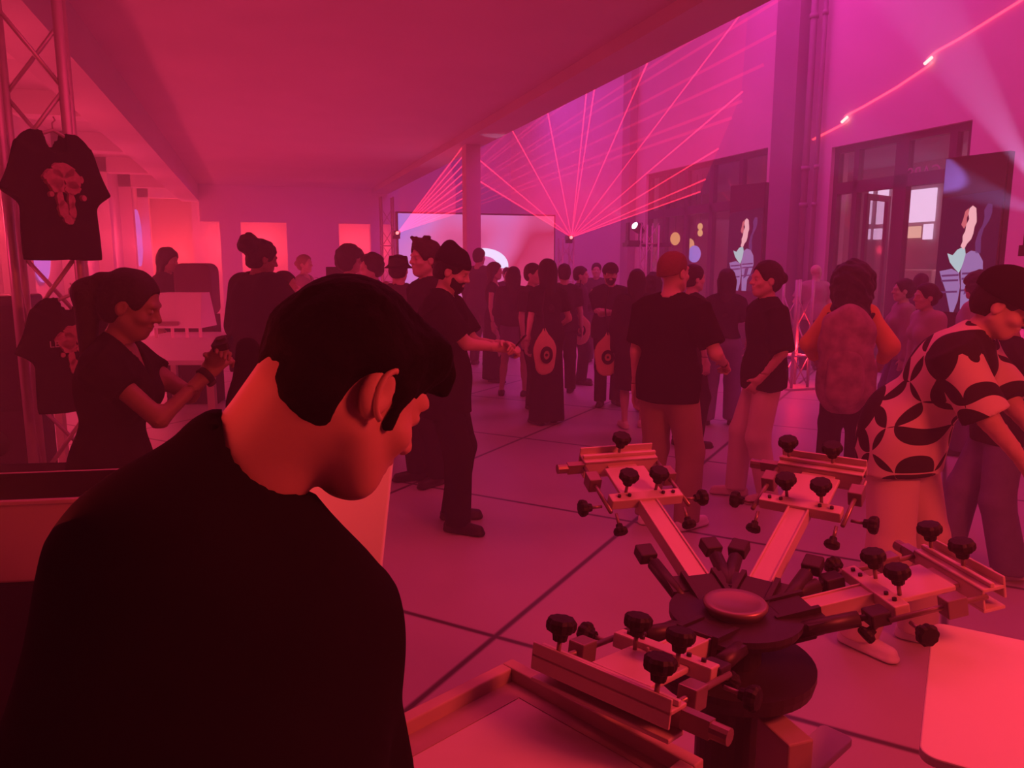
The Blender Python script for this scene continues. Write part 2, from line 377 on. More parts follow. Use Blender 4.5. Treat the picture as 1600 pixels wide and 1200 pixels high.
# ------------------------------------------------------------------ the human figure, in units of a 1.75 m person facing +Y
def head_prims(S, c, f, u, r, fine=False, beard=False, fem=False):
    R = np.stack([r, f, u]); L = lambda x, y, z: c + r * x + f * y + u * z
    jw = .92 if fem else 1
    S.ell(L(0, -.012, .035), (.076, .098, .088), R, k=.02)
    S.ell(L(0, .028, -.035), (.060 * jw, .066, .078), R, k=.03)
    S.ell(L(0, .060, -.088), (.026, .026, .024), R, k=.03)
    for s_ in (-1, 1): S.cap(L(.050 * s_ * jw, .0, -.055), L(.02 * s_, .055, -.095), .020, .016, k=.03)
    S.cap(L(-.034, .082, .026), L(.034, .082, .026), .012, k=.02)
    for s_ in (-1, 1):
        S.ell(L(.032 * s_, .092, .006), (.017, .012, .011), R, k=.012, op='s')
        S.ell(L(.032 * s_, .078, .005), (.014, .012, .011), R, k=.004)
        S.ell(L(.04 * s_, .062, -.028), (.022, .022, .018), R, k=.02)
        S.ell(L(.077 * s_, -.008, -.008), (.010, .022, .033), R, k=.008)
        S.ell(L(.088 * s_, -.002, -.004), (.008, .012, .020), R, k=.006, op='s')
    S.cap(L(0, .086, .018), L(0, .110, -.022), .008, .012, k=.014)
    for s_ in (-1, 1): S.ell(L(.012 * s_, .096, -.027), (.010, .012, .008), R, k=.008)
    S.ell(L(0, .088, -.053), (.024, .012, .006), R, k=.006); S.ell(L(0, .086, -.066), (.020, .012, .007), R, k=.006)
    S.cap(L(-.02, .099, -.0595), L(.02, .099, -.0595), .0022, k=.003, op='s')
    return L, R
def hand_prims(S, W, d, n, side, curl=.5, sz=1.0):
    d = nrm(d); n = nrm(n - d * (n @ d)); lat = np.cross(d, n)             # thumb on +lat*side
    S.cap(W - d * .03, W + d * .015, .026, .026, k=.02, flat=(n, .75))
    S.cap(W + d * .025 * sz, W + d * .075 * sz, .036 * sz, .040 * sz, k=.02, flat=(n, .36))
    for i, (x, ln) in enumerate(((.030, .068), (.010, .078), (-.010, .074), (-.030, .058))):
        b = W + d * .092 * sz + lat * side * x * sz
        a1 = curl * (.9 + .1 * i); d1 = d * math.cos(a1) + n * math.sin(a1); d2 = d * math.cos(a1 * 2.1) + n * math.sin(a1 * 2.1)
        m = b + d1 * ln * .52 * sz
        S.cap(b - d * .02, m, .0098 * sz, .0088 * sz, k=.005); S.cap(m, m + d2 * ln * .5 * sz, .0088 * sz, .0072 * sz, k=.004)
    tb = W + d * .022 * sz + lat * side * .026 * sz
    td = nrm(d * .65 + lat * side * .65 + n * .45); tm = tb + td * .042 * sz
    S.cap(tb, tm, .015 * sz, .011 * sz, k=.014); S.cap(tm, tm + nrm(d + n * .6 * (1 + curl) + lat * side * .1) * .034 * sz, .0105 * sz, .0085 * sz, k=.004)
def ik(S0, T, l1, l2, hint):
    T = np.array(T, float); v = T - S0; D = np.linalg.norm(v)
    if D > (l1 + l2) * .995: v = v * (l1 + l2) * .995 / D; T = S0 + v; D = np.linalg.norm(v)
    D = max(D, abs(l1 - l2) + .02)
    a = (l1 * l1 - l2 * l2 + D * D) / (2 * D); hh = math.sqrt(max(l1 * l1 - a * a, 0)); u = nrm(v)
    p = hint - u * (hint @ u); return S0 + u * a + nrm(p) * hh, S0 + u * D
COUNT = [0]
def person(label, px, d, ytop, face, hair='short', hm=None, sk=None, top=None, bottom=None, shoes=None, lean=0, side=0, head=(0, 0, 0), L=None, R=None,
           feet=None, fem=False, girth=1.0, group=None, curl=(.5, .5), beard=None, hat=None, high=None, twist=0, v=None, dz=0, palm=(None, None)):
    """top=(material, sleeve 0..2, hem drop, looseness, neck)  bottom=(kind, material, looseness, length)"""
    COUNT[0] += 1; seed = COUNT[0]; rs = random.Random(seed)
    hm = hm or HAIR; sk = sk or SKIN; shoes = shoes or SHOE
    g = ground(px, d); ht = high or (zat(ytop, d) - .02); sc = ht / 1.75
    vox = v or min(.016, max(.0085, d * .0020)); fine = min(.009, max(.0048, d * .0011))
    va = math.atan2(g.y, g.x)                                             # direction of sight
    ang = va + math.radians(180 - face) * -1 if False else va + math.radians(face) - PI  # face: 0 to the camera, 90 image right, 180 away
    # world facing angle for face=0 is va+pi; turning to image right means turning anticlockwise seen from above
    ang = va + PI + math.radians(face)
    root_rz = ang - PI / 2
    X = V(1, 0, 0); Y = V(0, 1, 0); Z = V(0, 0, 1)
    P = V(0, 0, .95); ln = math.radians(lean); sd = math.radians(side)
    U = rodr(rodr(Z, X, -ln), Y, sd); Fw = rodr(Y, X, -ln); Xt = nrm(np.cross(Fw, U)); Fw = np.cross(U, Xt)
    if twist: Xt = rodr(Xt, U, math.radians(twist)); Fw = rodr(Fw, U, math.radians(twist))
    hy, hp, hr = [math.radians(a) for a in head]
    f = rodr(Fw, U, hy); r = np.cross(f, U)
    # the head stays upright against half of the lean, then pitches down by hp
    f = rodr(f, r, ln * .55 - hp); u = np.cross(r, f)
    if hr: r2 = rodr(r, f, hr); u = rodr(u, f, hr); r = r2
    NB = P + U * .515; HB = P + U * .575 + Fw * .012; hc = HB + u * .105 + f * .012
    sw = (.152 if fem else .178) * (1 + (girth - 1) * .5); hipw = (.155 if fem else .15) * girth
    gt = girth
    def torso(S, e, hemdrop=None, full=True):
        S.ell(P + V(0, 0, -.01), (hipw + e, .115 * gt + e, .12 + e), k=.05)
        S.cap(P + U * .06, P + U * .24, (.138 if not fem else .130) * gt + e, (.130 if not fem else .108) * gt + e, k=.07, flat=(Fw, .76))
        Rt = np.stack([Xt, Fw, U])
        S.ell(P + U * .36, (sw * .86 + e, .112 * gt + e, .16 + e * .5), Rt, k=.06)
        S.cap(P + U * .45 - Xt * (sw - .03), P + U * .45 + Xt * (sw - .03), .050 + e * .8, k=.06)
        for s_ in (-1, 1):
            S.cap(P + U * .52, P + U * .465 + Xt * s_ * (sw - .02), .045 + e * .5, .048 + e * .5, k=.04)
            if fem: S.ell(P + U * .33 + Fw * .085 + Xt * s_ * .07, (.06 + e, .055 + e, .06 + e), Rt, k=.04)
    SH = {}; EL = {}; WR = {}; HN = {}
    for s_, T in ((-1, L), (1, R)):                                       # -1 is the person's left
        s0 = P + U * .455 + Xt * s_ * sw
        if T is None: T = (s0[0] + s_ * .07, s0[1] + .03, s0[2] - .54); hint = -Y * .8 + X * s_ * .2
        else:
            T = P * V(1, 1, 0) + V(T[0] * s_, T[1], T[2]); hint = -Y * .35 + X * s_ * .55 - Z * .8
        e_, w_ = ik(s0, T, .285, .255, hint); SH[s_] = s0; EL[s_] = e_; WR[s_] = w_; HN[s_] = nrm(w_ - e_)
    if feet is None: feet = ((-.10, .02 - .05 * rs.random()), (.10, .02 + .06 * rs.random()))
    KN = {}; AN = {}; TO = {}
    for s_, (fx, fy) in ((-1, feet[0]), (1, feet[1])):
        h0 = P + V(.085 * s_, 0, -.03); an = V(fx, fy, .085)
        k_, a_ = ik(h0, an, .43, .42, Y + X * s_ * .15); KN[s_] = k_; AN[s_] = a_; TO[s_] = nrm(V(s_ * .25, 1, 0))
    B = Sdf(); torso(B, -.004)
    B.cap(NB, HB + u * .04, .055 if not fem else .048, .052 if not fem else .045, k=.03)
    for s_ in (-1, 1):
        B.cap(SH[s_], EL[s_], .047 * gt if not fem else .040 * gt, .037 * gt if not fem else .033 * gt, k=.04)
        B.cap(EL[s_], WR[s_], .038 * gt if not fem else .033, .025 if not fem else .022, k=.015)
        pn = palm[0 if s_ < 0 else 1]
        nv = V(*pn) if pn is not None else (-X * s_ if WR[s_][2] < .95 else -X * s_ * .7 - Z * .7)
        hand_prims(B, WR[s_], HN[s_], nv, s_ if WR[s_][2] < .95 else -s_ * -1, curl[0 if s_ < 0 else 1], .95 if not fem else .87)
        h0 = P + V(.085 * s_, 0, -.03)
        B.cap(h0, KN[s_], .082 * gt, .052, k=.05); B.cap(KN[s_], AN[s_], .054, .034, k=.02)
        B.cap(KN[s_] * .7 + AN[s_] * .3 - Y * .012, KN[s_] * .45 + AN[s_] * .55 - Y * .01, .05, .04, k=.03)
        B.cap(AN[s_] - V(0, .02, .03), AN[s_] * V(1, 1, 0) + TO[s_] * .12 + V(0, 0, .028), .032, .026, k=.03)
    LH, RH = head_prims(B, hc, f, u, r, fem=fem)
    pts = np.stack([P, NB, hc] + list(EL.values()) + list(WR.values()) + list(KN.values()) + list(AN.values()) + list(SH.values()))
    lo = pts.min(0) - V(.22, .22, .12); hi = pts.max(0) + V(.22, .22, .18); lo[2] = -.01
    reg = [(lo, hi, .022), (hc - .145, hc + .145, fine)]
    for s_ in (-1, 1):
        hcn = WR[s_] + HN[s_] * .07; reg.append((hcn - .105, hcn + .105, min(.007, fine * .95)))
    body = skin('person', B, reg, sk, None, sc)
    body.location = (g.x, g.y, dz); body.rotation_euler = (0, 0, root_rz)
    tag(body, label, 'person', group)
    body['ang'] = ang
    info = dict(root=body, sc=sc, rz=root_rz, WR=WR, HN=HN, hc=hc, f=f, u=u, r=r, P=P, U=U, Xt=Xt, Fw=Fw, SH=SH, EL=EL, NB=NB, KN=KN)
    Mw = Matrix.Translation(body.location) @ Matrix.Rotation(root_rz, 4, 'Z') @ Matrix.Scale(sc, 4)
    info['w'] = lambda p: Mw @ Vector(p)
    # eyes
    if d < 6:
        for s_ in (-1, 1):
            e = MB().lathe([(.0095 * math.sin(a), .0095 * math.cos(a)) for a in [PI * i / 8 for i in range(9)]], 10, Matrix.Translation(LH(.032 * s_, .0835, .006) * sc) @ Matrix.Scale(sc * .9, 4))
            e.build('eye', EYEW, body, True)
    # ---------------- clothes
    if top:
        tm, slv, hem, loose, neck = top
        T = Sdf(); torso(T, .010 + loose * .5)
        if hem > 0: T.cap(P + V(0, 0, .04), P + V(0, 0, -hem - .02), hipw + .004 + loose, hipw + .012 + loose, k=.05, flat=(Y, .76))
        nk = {'crew': (.052, .0), 'v': (.055, .03), 'wide': (.075, .015), 'collar': (.048, .01)}[neck]
        for s_ in (-1, 1):
            if slv <= 0:
                T.cap(SH[s_] - Xt * s_ * .02, SH[s_] + (EL[s_] - SH[s_]) * .12, .052, .05, k=.03); continue
            e1 = SH[s_] + (EL[s_] - SH[s_]) * min(1, slv)
            T.cap(SH[s_] - (e1 - SH[s_]) * .05, e1, .053 * gt + loose * .5, .050 * gt + loose * .75, k=.05, cut=slv <= 1)
            if slv > 1: e2 = EL[s_] + (WR[s_] - EL[s_]) * min(1, slv - 1); T.cap(EL[s_], e2, .050 * gt + loose * .5, .038 + loose * .4, k=.03)
        T.cap(P + U * .48 + Fw * nk[1], P + U * .62 + Fw * nk[1] * 2, nk[0] + .006, nk[0] + .02, k=.008, op='s')
        if neck == 'v': T.cap(P + U * .40 + Fw * .13, P + U * .56 + Fw * .06, .012, .06, k=.008, op='s')
        T.noise = folds(.0035 + loose * .05, 22, seed)
        T.plane(P + V(0, 0, -hem if hem > 0 else .03 + abs(hem)), -Z)
        l2 = lo.copy(); l2[2] = P[2] - max(hem, 0) - .06; h2 = hi.copy(); h2[2] = NB[2] + .12
        skin({0: 'sleeveless_top'}.get(slv, 'shirt'), T, [(l2, h2, vox)], tm, body, sc)
    if bottom:
        kind, bm_, loose, length = bottom
        Q = Sdf(); Q.ell(P + V(0, 0, -.01), (hipw + .012, .118 * gt + .01, .13), k=.05)
        Q.cap(P + V(0, 0, .0), P + V(0, 0, .10), hipw * .93, hipw * .84, flat=(Y, .76), k=.04)
        if kind in ('trousers', 'shorts'):
            for s_ in (-1, 1):
                h0 = P + V(.088 * s_, 0, -.05); end = KN[s_] + (AN[s_] - KN[s_]) * (length if kind == 'trousers' else .0)
                Q.cap(h0, KN[s_], .092 * gt + loose * .3, .062 + loose * .75, k=.04)
                if kind == 'trousers': Q.cap(KN[s_], AN[s_] - Z * .03, .062 + loose * .75, .048 + loose, k=.03)
            zc = .035 if kind == 'trousers' else length
        else:
            zc = length; kk = loose
            Q.cap(P + V(0, 0, -.02), V((AN[-1][0] + AN[1][0]) / 2, (AN[-1][1] + AN[1][1]) / 2 * .6, zc), hipw + .01, hipw + .012 + kk, k=.06, flat=(Y, .78))
        Q.noise = folds(.003 + loose * .05, 20, seed + 50, .2)
        Q.plane((0, 0, zc + .02), -Z); Q.plane(P + V(0, 0, .115), Z)
        l2 = lo.copy(); l2[2] = zc - .04; h2 = hi.copy(); h2[2] = P[2] + .16
        skin({'trousers': 'trousers', 'shorts': 'shorts', 'skirt': 'skirt'}[kind], Q, [(l2, h2, vox)], bm_, body, sc)
    for s_ in (-1, 1):
        Q = Sdf(); a0 = AN[s_] * V(1, 1, 0); t = TO[s_]
        Q.cap(a0 - t * .055 + V(0, 0, .04), a0 + t * .02 + V(0, 0, .05), .038, .042, k=.02); Q.cap(a0 + V(0, 0, .042), a0 + t * .15 + V(0, 0, .032), .042, .034, k=.03)
        Q.cap(a0 - t * .055 + V(0, 0, .015), a0 + t * .15 + V(0, 0, .015), .042, .044, k=.01, flat=(Z, .4))
        Q.plane(a0, -Z); skin('shoe', Q, [(a0 + V(-.2, -.2, -.02), a0 + V(.2, .22, .12), .010)], shoes, body, sc)
    # ---------------- hair
    Hh = Sdf(); hb = V(0, 0, 0)
    if hair != 'bald':
        if hat: hair = 'short'
        t = {'buzz': .006, 'short': .012, 'curly': .026, 'afro': .055, 'long': .016, 'longcurly': .088, 'bun': .012, 'pony': .010, 'bob': .03, 'puff': .012, 'spiky': .020, 'wavy': .024}[hair]
        Hh.ell(LH(0, -.016, .042), (.077 + t, .098 + t, .086 + t), RH, k=.02)
        Hh.ell(LH(0, -.045, -.015), (.072 + t * .8, .068 + t * .8, .075 + t * .5), RH, k=.03)
        lowz = {'buzz': -.005, 'short': -.065, 'spiky': -.06}.get(hair, -.08)
        # clear the face and the ears
        Hh.ell(LH(0, .112, -.028), (.092, .083, .100 if hair not in ('pony', 'bun', 'puff') else .112), RH, k=.012, op='s')
        if hair in ('short', 'buzz', 'bun', 'pony', 'puff', 'spiky'):
            for s_ in (-1, 1): Hh.ell(LH(.092 * s_, .012, -.035), (.03, .055, .05), RH, k=.01, op='s')
            Hh.plane(LH(0, -.02, lowz), -u + f * .25)
        if hair == 'spiky':
            for i in range(9): Hh.cap(LH(rs.uniform(-.05, .05), rs.uniform(-.05, .08), .11), LH(rs.uniform(-.07, .07), rs.uniform(-.06, .11), .155), .018, .007, k=.015)
        back = -f * .55 + V(0, 0, 0)
        dn = nrm(-Z - Fw * .12)
        if hair in ('long', 'wavy', 'bob', 'longcurly'):
            ln_ = {'long': .36, 'wavy': .24, 'bob': .12, 'longcurly': .20}[hair]; w_ = {'long': .075, 'wavy': .08, 'bob': .085, 'longcurly': .15}[hair]
            a0 = LH(0, -.06, -.02)
            Hh.cap(a0, a0 + dn * ln_ - f * .03, w_, w_ * (.62 if hair == 'long' else .95), k=.05, flat=(f, .62 if hair != 'longcurly' else .8))
            for s_ in (-1, 1): Hh.cap(LH(.078 * s_, -.02, .0), LH(.08 * s_, -.03, -.02) + dn * ln_ * .5, .024 + (.02 if hair == 'longcurly' else 0), .02, k=.04)
        if hair == 'bun': Hh.ell(LH(0, -.125, .01), (.042, .04, .042), RH, k=.02)
        if hair == 'puff': Hh.ell(LH(0, -.12, .075), (.085, .075, .08), RH, k=.02); hb = hb + .06
        if hair == 'pony':
            Hh.ell(LH(0, -.11, .05), (.036, .036, .036), RH, k=.02)
            a0 = LH(0, -.135, .045); a1 = a0 - f * .05 - Z * .06; a2 = a1 - Z * .34 - f * .02
            Hh.cap(a0, a1, .030, .05, k=.03); Hh.cap(a1, a2, .052, .022, k=.03)
        fq = {'curly': (.006, 90), 'afro': (.007, 80), 'longcurly': (.008, 75), 'puff': (.005, 90), 'wavy': (.005, 60), 'bob': (.006, 60), 'spiky': (.003, 90)}.get(hair, (.0018, 70))
        Hh.noise = folds(fq[0], fq[1], seed + 9, 1 if hair not in ('long', 'pony', 'bob') else .25)
        l2 = hc - V(.24, .24, .5); h2 = hc + V(.24, .24, .24)
        skin('hair', Hh, [(l2, h2, max(.0075, vox * .85))], hm, body, sc)
    if beard:
        b = Sdf(); b.ell(LH(0, .030, -.050), (.066, .068, .072), RH); b.ell(LH(0, .062, -.092), (.034, .034, .034), RH, k=.03)
        b.ell(LH(0, .075, .012), (.09, .085, .045), RH, k=.01, op='s'); b.ell(LH(0, .10, -.058), (.022, .022, .009), RH, k=.004, op='s'); b.ell(LH(0, .115, -.02), (.03, .04, .022), RH, k=.004, op='s')
        b.ell(LH(0, -.06, -.03), (.12, .07, .12), RH, k=.01, op='s'); b.noise = folds(.0012, 120, seed, 1)
        skin('beard', b, [(hc - .15, hc + .12, max(.006, fine))], beard, body, sc)
    if hat:
        kind, hmat = hat; q = Sdf()
        if kind == 'beanie':
            q.ell(LH(0, -.02, .055), (.092, .115, .095), RH); q.cap(LH(0, -.06, .12), LH(0, -.075, .135), .035, k=.05)
            q.plane(LH(0, .0, .035), -u + f * .12); q.cap(LH(0, -.015, .040), LH(0, -.015, .066), .098, .096, k=.01, flat=(f, 1.16), cut=True)
        elif kind == 'cap':
            q.ell(LH(0, -.018, .052), (.102, .126, .100), RH); q.plane(LH(0, .0, .022), -u)
            q.cap(LH(0, .07, .034), LH(0, .150, .022), .070, .062, k=.01, flat=(u, .12))
        elif kind == 'bucket':
            q.cap(LH(0, -.01, .03), LH(0, -.01, .125), .098, .082, k=.01, cut=True); q.cap(LH(0, -.01, .012), LH(0, -.01, .04), .142, .1, k=.01, cut=True)
        q.noise = folds(.0015, 50, seed, 1)
        skin({'beanie': 'beanie', 'cap': 'cap', 'bucket': 'bucket_hat'}[kind], q, [(hc - .2, hc + .24, max(.006, vox * .7))], hmat, body, sc)
    return info
def handpos(i, s_, k=.075, off=(0, 0, 0)):
    return i['w'](i['WR'][s_] + i['HN'][s_] * k + V(*off))
def phone(i, s_, label, lit=False, off=(0, .02, .02), tilt=50):
    o = empty('phone', handpos(i, s_, .085, off)); o.rotation_euler = (math.radians(tilt), 0, i['rz']); tag(o, label, 'phone')
    MB().prism(rrect(.074, .15, .01), -.004, .004).build('phone_body', KNOB, o)
    MB().prism(rrect(.066, .14, .006), .004, .005).build('screen', emi('phone_glow', (.75, .7, 1), 2.5) if lit else KNOB, o)
    return o
def tote(loc, rz, label, w_=.34, h_=.46, strap=.5, tilt=0, group='canvas totes printed with a dark ring', mark=True, th=.05):
    o = empty('tote_bag', loc, rz); tag(o, label, 'bag', group)
    q = Sdf(); q.cap((0, 0, -h_ * .62), (0, 0, -h_ * .35), w_ * .44, w_ * .42, k=.05, flat=(V(0, 1, 0), .22)); q.cap((0, 0, -h_ * .35), (0, 0, .0), w_ * .42, w_ * .10, k=.05, flat=(V(0, 1, 0), .22))
    q.noise = folds(.004, 25, int(loc[0] * 100) % 97)
    skin('bag_body', q, [(V(-.3, -.12, -h_ - .1), V(.3, .12, .1), .012)], TOTE, o)
    MB().tube([(0, 0, -.03), (-.03, .0, strap * .5), (0, .0, strap)], .008).build('strap', DRK, o)
    if mark:
        for s_ in (-1, 1):
            R_ = w_ * .27; prof = []
            M = Matrix.Translation((0, s_ * (w_ * .42 * .22 * .5 + .026), -h_ * .45)) @ Matrix.Rotation(PI / 2, 4, 'X')
            m = MB(); ring = []; n_ = 24
            for j in range(n_):
                a = 2 * PI * j / n_
                for rr, z in ((R_, -.004), (R_ * .52, -.004), (R_ * .52, .004), (R_, .004)): ring.append(M @ Vector((rr * math.cos(a), rr * math.sin(a) * 1.15, z)))
            fs = []
            for j in range(n_):
                for k in range(4): fs.append((j * 4 + k, j * 4 + (k + 1) % 4, ((j + 1) % n_) * 4 + (k + 1) % 4, ((j + 1) % n_) * 4 + k))
            m.raw(ring, fs).build('ring_print', BLK, o)
            MB().lathe([(R_ * .2, -.004), (R_ * .2, .004)], 12, M).build('dot_print', BLK, o)
    return o
def pattern_mat():
    m = mat('leaf_pattern_cloth', (.6, .5, .45), .9, .04); n = m.node_tree.nodes; l = m.node_tree.links; b = n['Principled BSDF']; base = b.inputs['Base Color'].links[0].from_socket
    tc = n.new('ShaderNodeTexCoord'); s = n.new('ShaderNodeSeparateXYZ'); l.new(tc.outputs['Object'], s.inputs[0])
    u = n.new('ShaderNodeMath'); u.operation = 'MULTIPLY_ADD'; u.inputs[1].default_value = .8; l.new(s.outputs['X'], u.inputs[0]); l.new(s.outputs['Y'], u.inputs[2])
    c = n.new('ShaderNodeCombineXYZ'); l.new(u.outputs[0], c.inputs[0]); l.new(s.outputs['Z'], c.inputs[1])
    mp = n.new('ShaderNodeMapping'); mp.inputs['Rotation'].default_value = (0, 0, .65); l.new(c.outputs[0], mp.inputs[0])
    fac = []
    for feat in ('F1', 'F2'):
        v = n.new('ShaderNodeTexVoronoi'); v.voronoi_dimensions = '2D'; v.feature = feat; v.inputs['Scale'].default_value = 7.2; v.inputs['Randomness'].default_value = .3; l.new(mp.outputs[0], v.inputs['Vector']); fac.append(v)
    a = n.new('ShaderNodeMath'); a.operation = 'LESS_THAN'; a.inputs[1].default_value = .70; l.new(fac[1].outputs['Distance'], a.inputs[0])
    sp = n.new('ShaderNodeSeparateColor'); l.new(fac[0].outputs['Color'], sp.inputs[0])
    g = n.new('ShaderNodeMath'); g.operation = 'GREATER_THAN'; g.inputs[1].default_value = .78; l.new(sp.outputs[0], g.inputs[0])
    mx = n.new('ShaderNodeMath'); mx.operation = 'MAXIMUM'; l.new(a.outputs[0], mx.inputs[0]); l.new(g.outputs[0], mx.inputs[1])
    mm = n.new('ShaderNodeMix'); mm.data_type = 'RGBA'; l.new(mx.outputs[0], mm.inputs[0]); l.new(base, mm.inputs[6]); mm.inputs[7].default_value = (.02, .014, .02, 1); l.new(mm.outputs[2], b.inputs['Base Color'])
    return m
PATT = pattern_mat()
# ------------------------------------------------------------------ THE PEOPLE
def TEE(m=BLK, loose=.02, hem=.10, sl=.75, neck='crew'): return (m, sl, hem, loose, neck)
p_beanie = person('bearded person in dark beanie and long black tee holding up a phone', 692, 4.75, 384, 75, hair='short', hat=('beanie', BLK), beard=HAIR, sk=SKIN,
    top=TEE(BLK, .045, .22, .8, 'wide'), bottom=('trousers', BLK, .035, 1), head=(0, 22, 0), L=(.03, .36, 1.17), R=(-.02, .38, 1.15), girth=1.08, feet=((-.12, .02), (.12, .10)), curl=(.9, .9))
phone(p_beanie, 1, 'dark phone held up by the bearded person in the beanie', off=(-.03, .0, .03))
p_red = person('person with cropped ginger hair in black tee and khaki trousers seen from behind', 1050, 4.73, 390, 150, hair='buzz', hm=HAIRR, sk=SKIN,
    top=TEE(BLK, .03, .12, .8), bottom=('trousers', KHAKI, .03, 1), shoes=SHOEW, R=(.26, .24, 1.06), girth=1.12, head=(-12, 0, 0), curl=(.4, 1.1), feet=((-.13, .0), (.14, .05)))
p_bun = person('person with low dark bun, loose black tee and pale trousers', 1203, 5.3, 406, -72, hair='bun', hm=HAIR, sk=SKIN, beard=None,
    top=TEE(BLK, .05, .10, 1.0), bottom=('trousers', CREAM, .03, 1), shoes=CREAM, L=(.17, .08, .93), R=(.10, .08, .95), head=(8, 0, 0), feet=((-.08, -.05), (.1, .14)))
p_pack = person('person with big loose curly hair and mustard sleeves wearing a mottled backpack', 1335, 5.7, 420, 178, hair='longcurly', fem=True,
    top=(ORNG, 1.75, .02, .03, 'crew'), bottom=('trousers', BLK, .045, 1), L=(.25, .14, 1.02), R=(.25, .14, 1.02), girth=1.0)
p_pony = person('person with long dark ponytail in black v neck tee working beside the hanging shirts', 148, 2.75, 412, 68, hair='pony', sk=SKIND, fem=True,
    top=(BLK, .45, .1, .012, 'v'), bottom=('trousers', BLK, .02, 1), head=(0, 18, 0), R=(.04, .40, 1.36), L=(-.04, .42, 1.40), lean=6, curl=(.7, .8), girth=1.08)
p_pat = person('capped person in bold leaf-patterned shirt and pale trousers leaning over the press', 1432, 3.2, 462, 75, hair='short', hat=('cap', BLK), sk=SKIN, high=1.72,
    top=(PATT, .95, .13, .045, 'collar'), bottom=('trousers', CREAM, .035, 1), shoes=SHOEW, lean=27, head=(0, 18, 0), R=(.10, .52, .88), L=(.02, .56, .95), curl=(.3, .3), feet=((-.12, .1), (.13, -.08)), girth=1.1)
p_puff = person('tall person with a big dark hair puff in oversized black tee', 400, 5.9, 372, 120, hair='puff', sk=SKIND, top=TEE(BLK, .09, .14, 1.1), bottom=('trousers', BLK, .04, 1), R=(.05, .42, 1.13), girth=1.15, head=(-10, 15, 0))
person('shorter dark haired person half hidden behind the tall person with the hair puff', 441, 6.6, 422, 70, hair='short', sk=SKINM, top=TEE(DRK), bottom=('trousers', BLK, .03, 1), R=(.15, .3, 1.3))
person('person with light upswept hair and bare arms standing far back by the lit openings', 474, 11, 397, 60, hair='bun', hm=HAIRL, fem=True, top=(MAUVE, 0, .05, .012, 'wide'), bottom=('skirt', DRK, .05, .5))
person('person with curly chin length hair in black standing under the slab', 545, 8.4, 387, 70, hair='afro', sk=SKINM, top=TEE(BLK), bottom=('trousers', BLK, .03, 1), R=(.1, .35, 1.35))
person('person with short curly hair facing left beyond the bent head', 583, 7.8, 396, -70, hair='curly', top=TEE(DRK), bottom=('trousers', BLK, .03, 1), R=(.1, .3, 1.3))
person('person in dark bucket hat seen from behind', 622, 7.0, 397, 165, hair='short', hat=('bucket', BLK), top=TEE(NAVY, .03), bottom=('trousers', BLK, .03, 1))
person('person with tousled quiff directly behind the person in the beanie', 668, 5.75, 374, -60, hair='spiky', hm=HAIRB, top=TEE(DRK, .02, .08, .8), bottom=('trousers', BLK, .03, 1))
person('person in dark shirt standing against the glowing white arc on the screen', 748, 12.6, 387, 150, hair='short', top=TEE(NAVY, .03, .1, 1.6), bottom=('trousers', NAVY, .03, 1))
person('person with bare shoulders and long brown hair in full length black skirt', 771, 10.8, 409, 80, hair='long', hm=HAIRB, fem=True, top=(BLK, 0, .02, .004, 'wide'), bottom=('skirt', BLK, .06, .03))
person('small dark haired person between the black skirt and the short skirt', 792, 13.6, 417, 10, hair='short', top=TEE(DRK), bottom=('trousers', BLK, .03, 1))
p_sk = person('person with long dark hair, dark cape top, short skirt and bare legs', 802, 9.6, 416, 165, hair='long', fem=True, top=(DRK, 1.3, .0, .06, 'crew'), bottom=('skirt', BLUG, .05, .62), shoes=SHOE, L=(.12, .32, 1.15), feet=((-.17, 0), (.15, .05)))
phone(p_sk, -1, 'glowing phone held by the person in the short skirt', True, tilt=80)
person('person facing the camera, face half hidden by the long black hair in front', 831, 8.8, 410, 60, hair='short', top=TEE(DRK), bottom=('trousers', BLK, .03, 1))
p_tote = person('person with long black hair in black top and long black skirt with a ring tote', 856, 7.9, 404, 200, hair='long', fem=True, top=(BLK, .7, .03, .02, 'crew'), bottom=('skirt', BLK, .035, .02), R=(.14, .18, 1.0))
person('person with short dark hair in black tee seen from behind left of the capped man', 882, 9.8, 411, 185, hair='short', top=TEE(BLK, .03), bottom=('trousers', BLK, .03, 1))
person('person in profile facing right in dark clothes right of the short haired one', 906, 10.6, 415, 80, hair='short', top=TEE(NAVY, .03, .1, 1.6), bottom=('trousers', DRK, .03, 1), L=(.1, .3, 1.2))
person('tall faint person far back behind the capped man', 932, 13, 410, 0, hair='short', top=TEE(NAVY, .03, .1, 1.9), bottom=('trousers', NAVY, .03, 1))
person('bearded person in cap and black tee with folded arms facing the camera', 954, 9.0, 411, 5, hair='short', hat=('cap', DRK), beard=HAIR, top=TEE(BLK, .04), bottom=('trousers', BLK, .03, 1), L=(-.08, .26, 1.2), R=(-.08, .28, 1.18), girth=1.15)
person('person in dark coat hidden left of the ginger haired person', 996, 7.7, 420, 185, hair='long', fem=True, top=(BLK, 1.9, .5, .05, 'crew'), bottom=('skirt', BLK, .03, .42), shoes=CREAM, girth=1.1)
person('dark haired person just left of the ginger head', 1022, 8.6, 426, 190, hair='wavy', top=TEE(BLK), bottom=('trousers', BLK, .03, 1))
person('person peeking out right of the ginger head', 1082, 6.9, 412, 120, hair='short', top=TEE(BLK), bottom=('trousers', BLK, .03, 1))
p_jean = person('person with long straight hair in cropped black tee and wide jeans', 1137, 7.85, 419, 182, hair='long', fem=True, top=(BLK, .8, -.02, .03, 'crew'), bottom=('trousers', DENIM, .055, 1), L=(.2, .1, .92), R=(.25, .05, .9), feet=((-.17, .0), (.12, .06)))
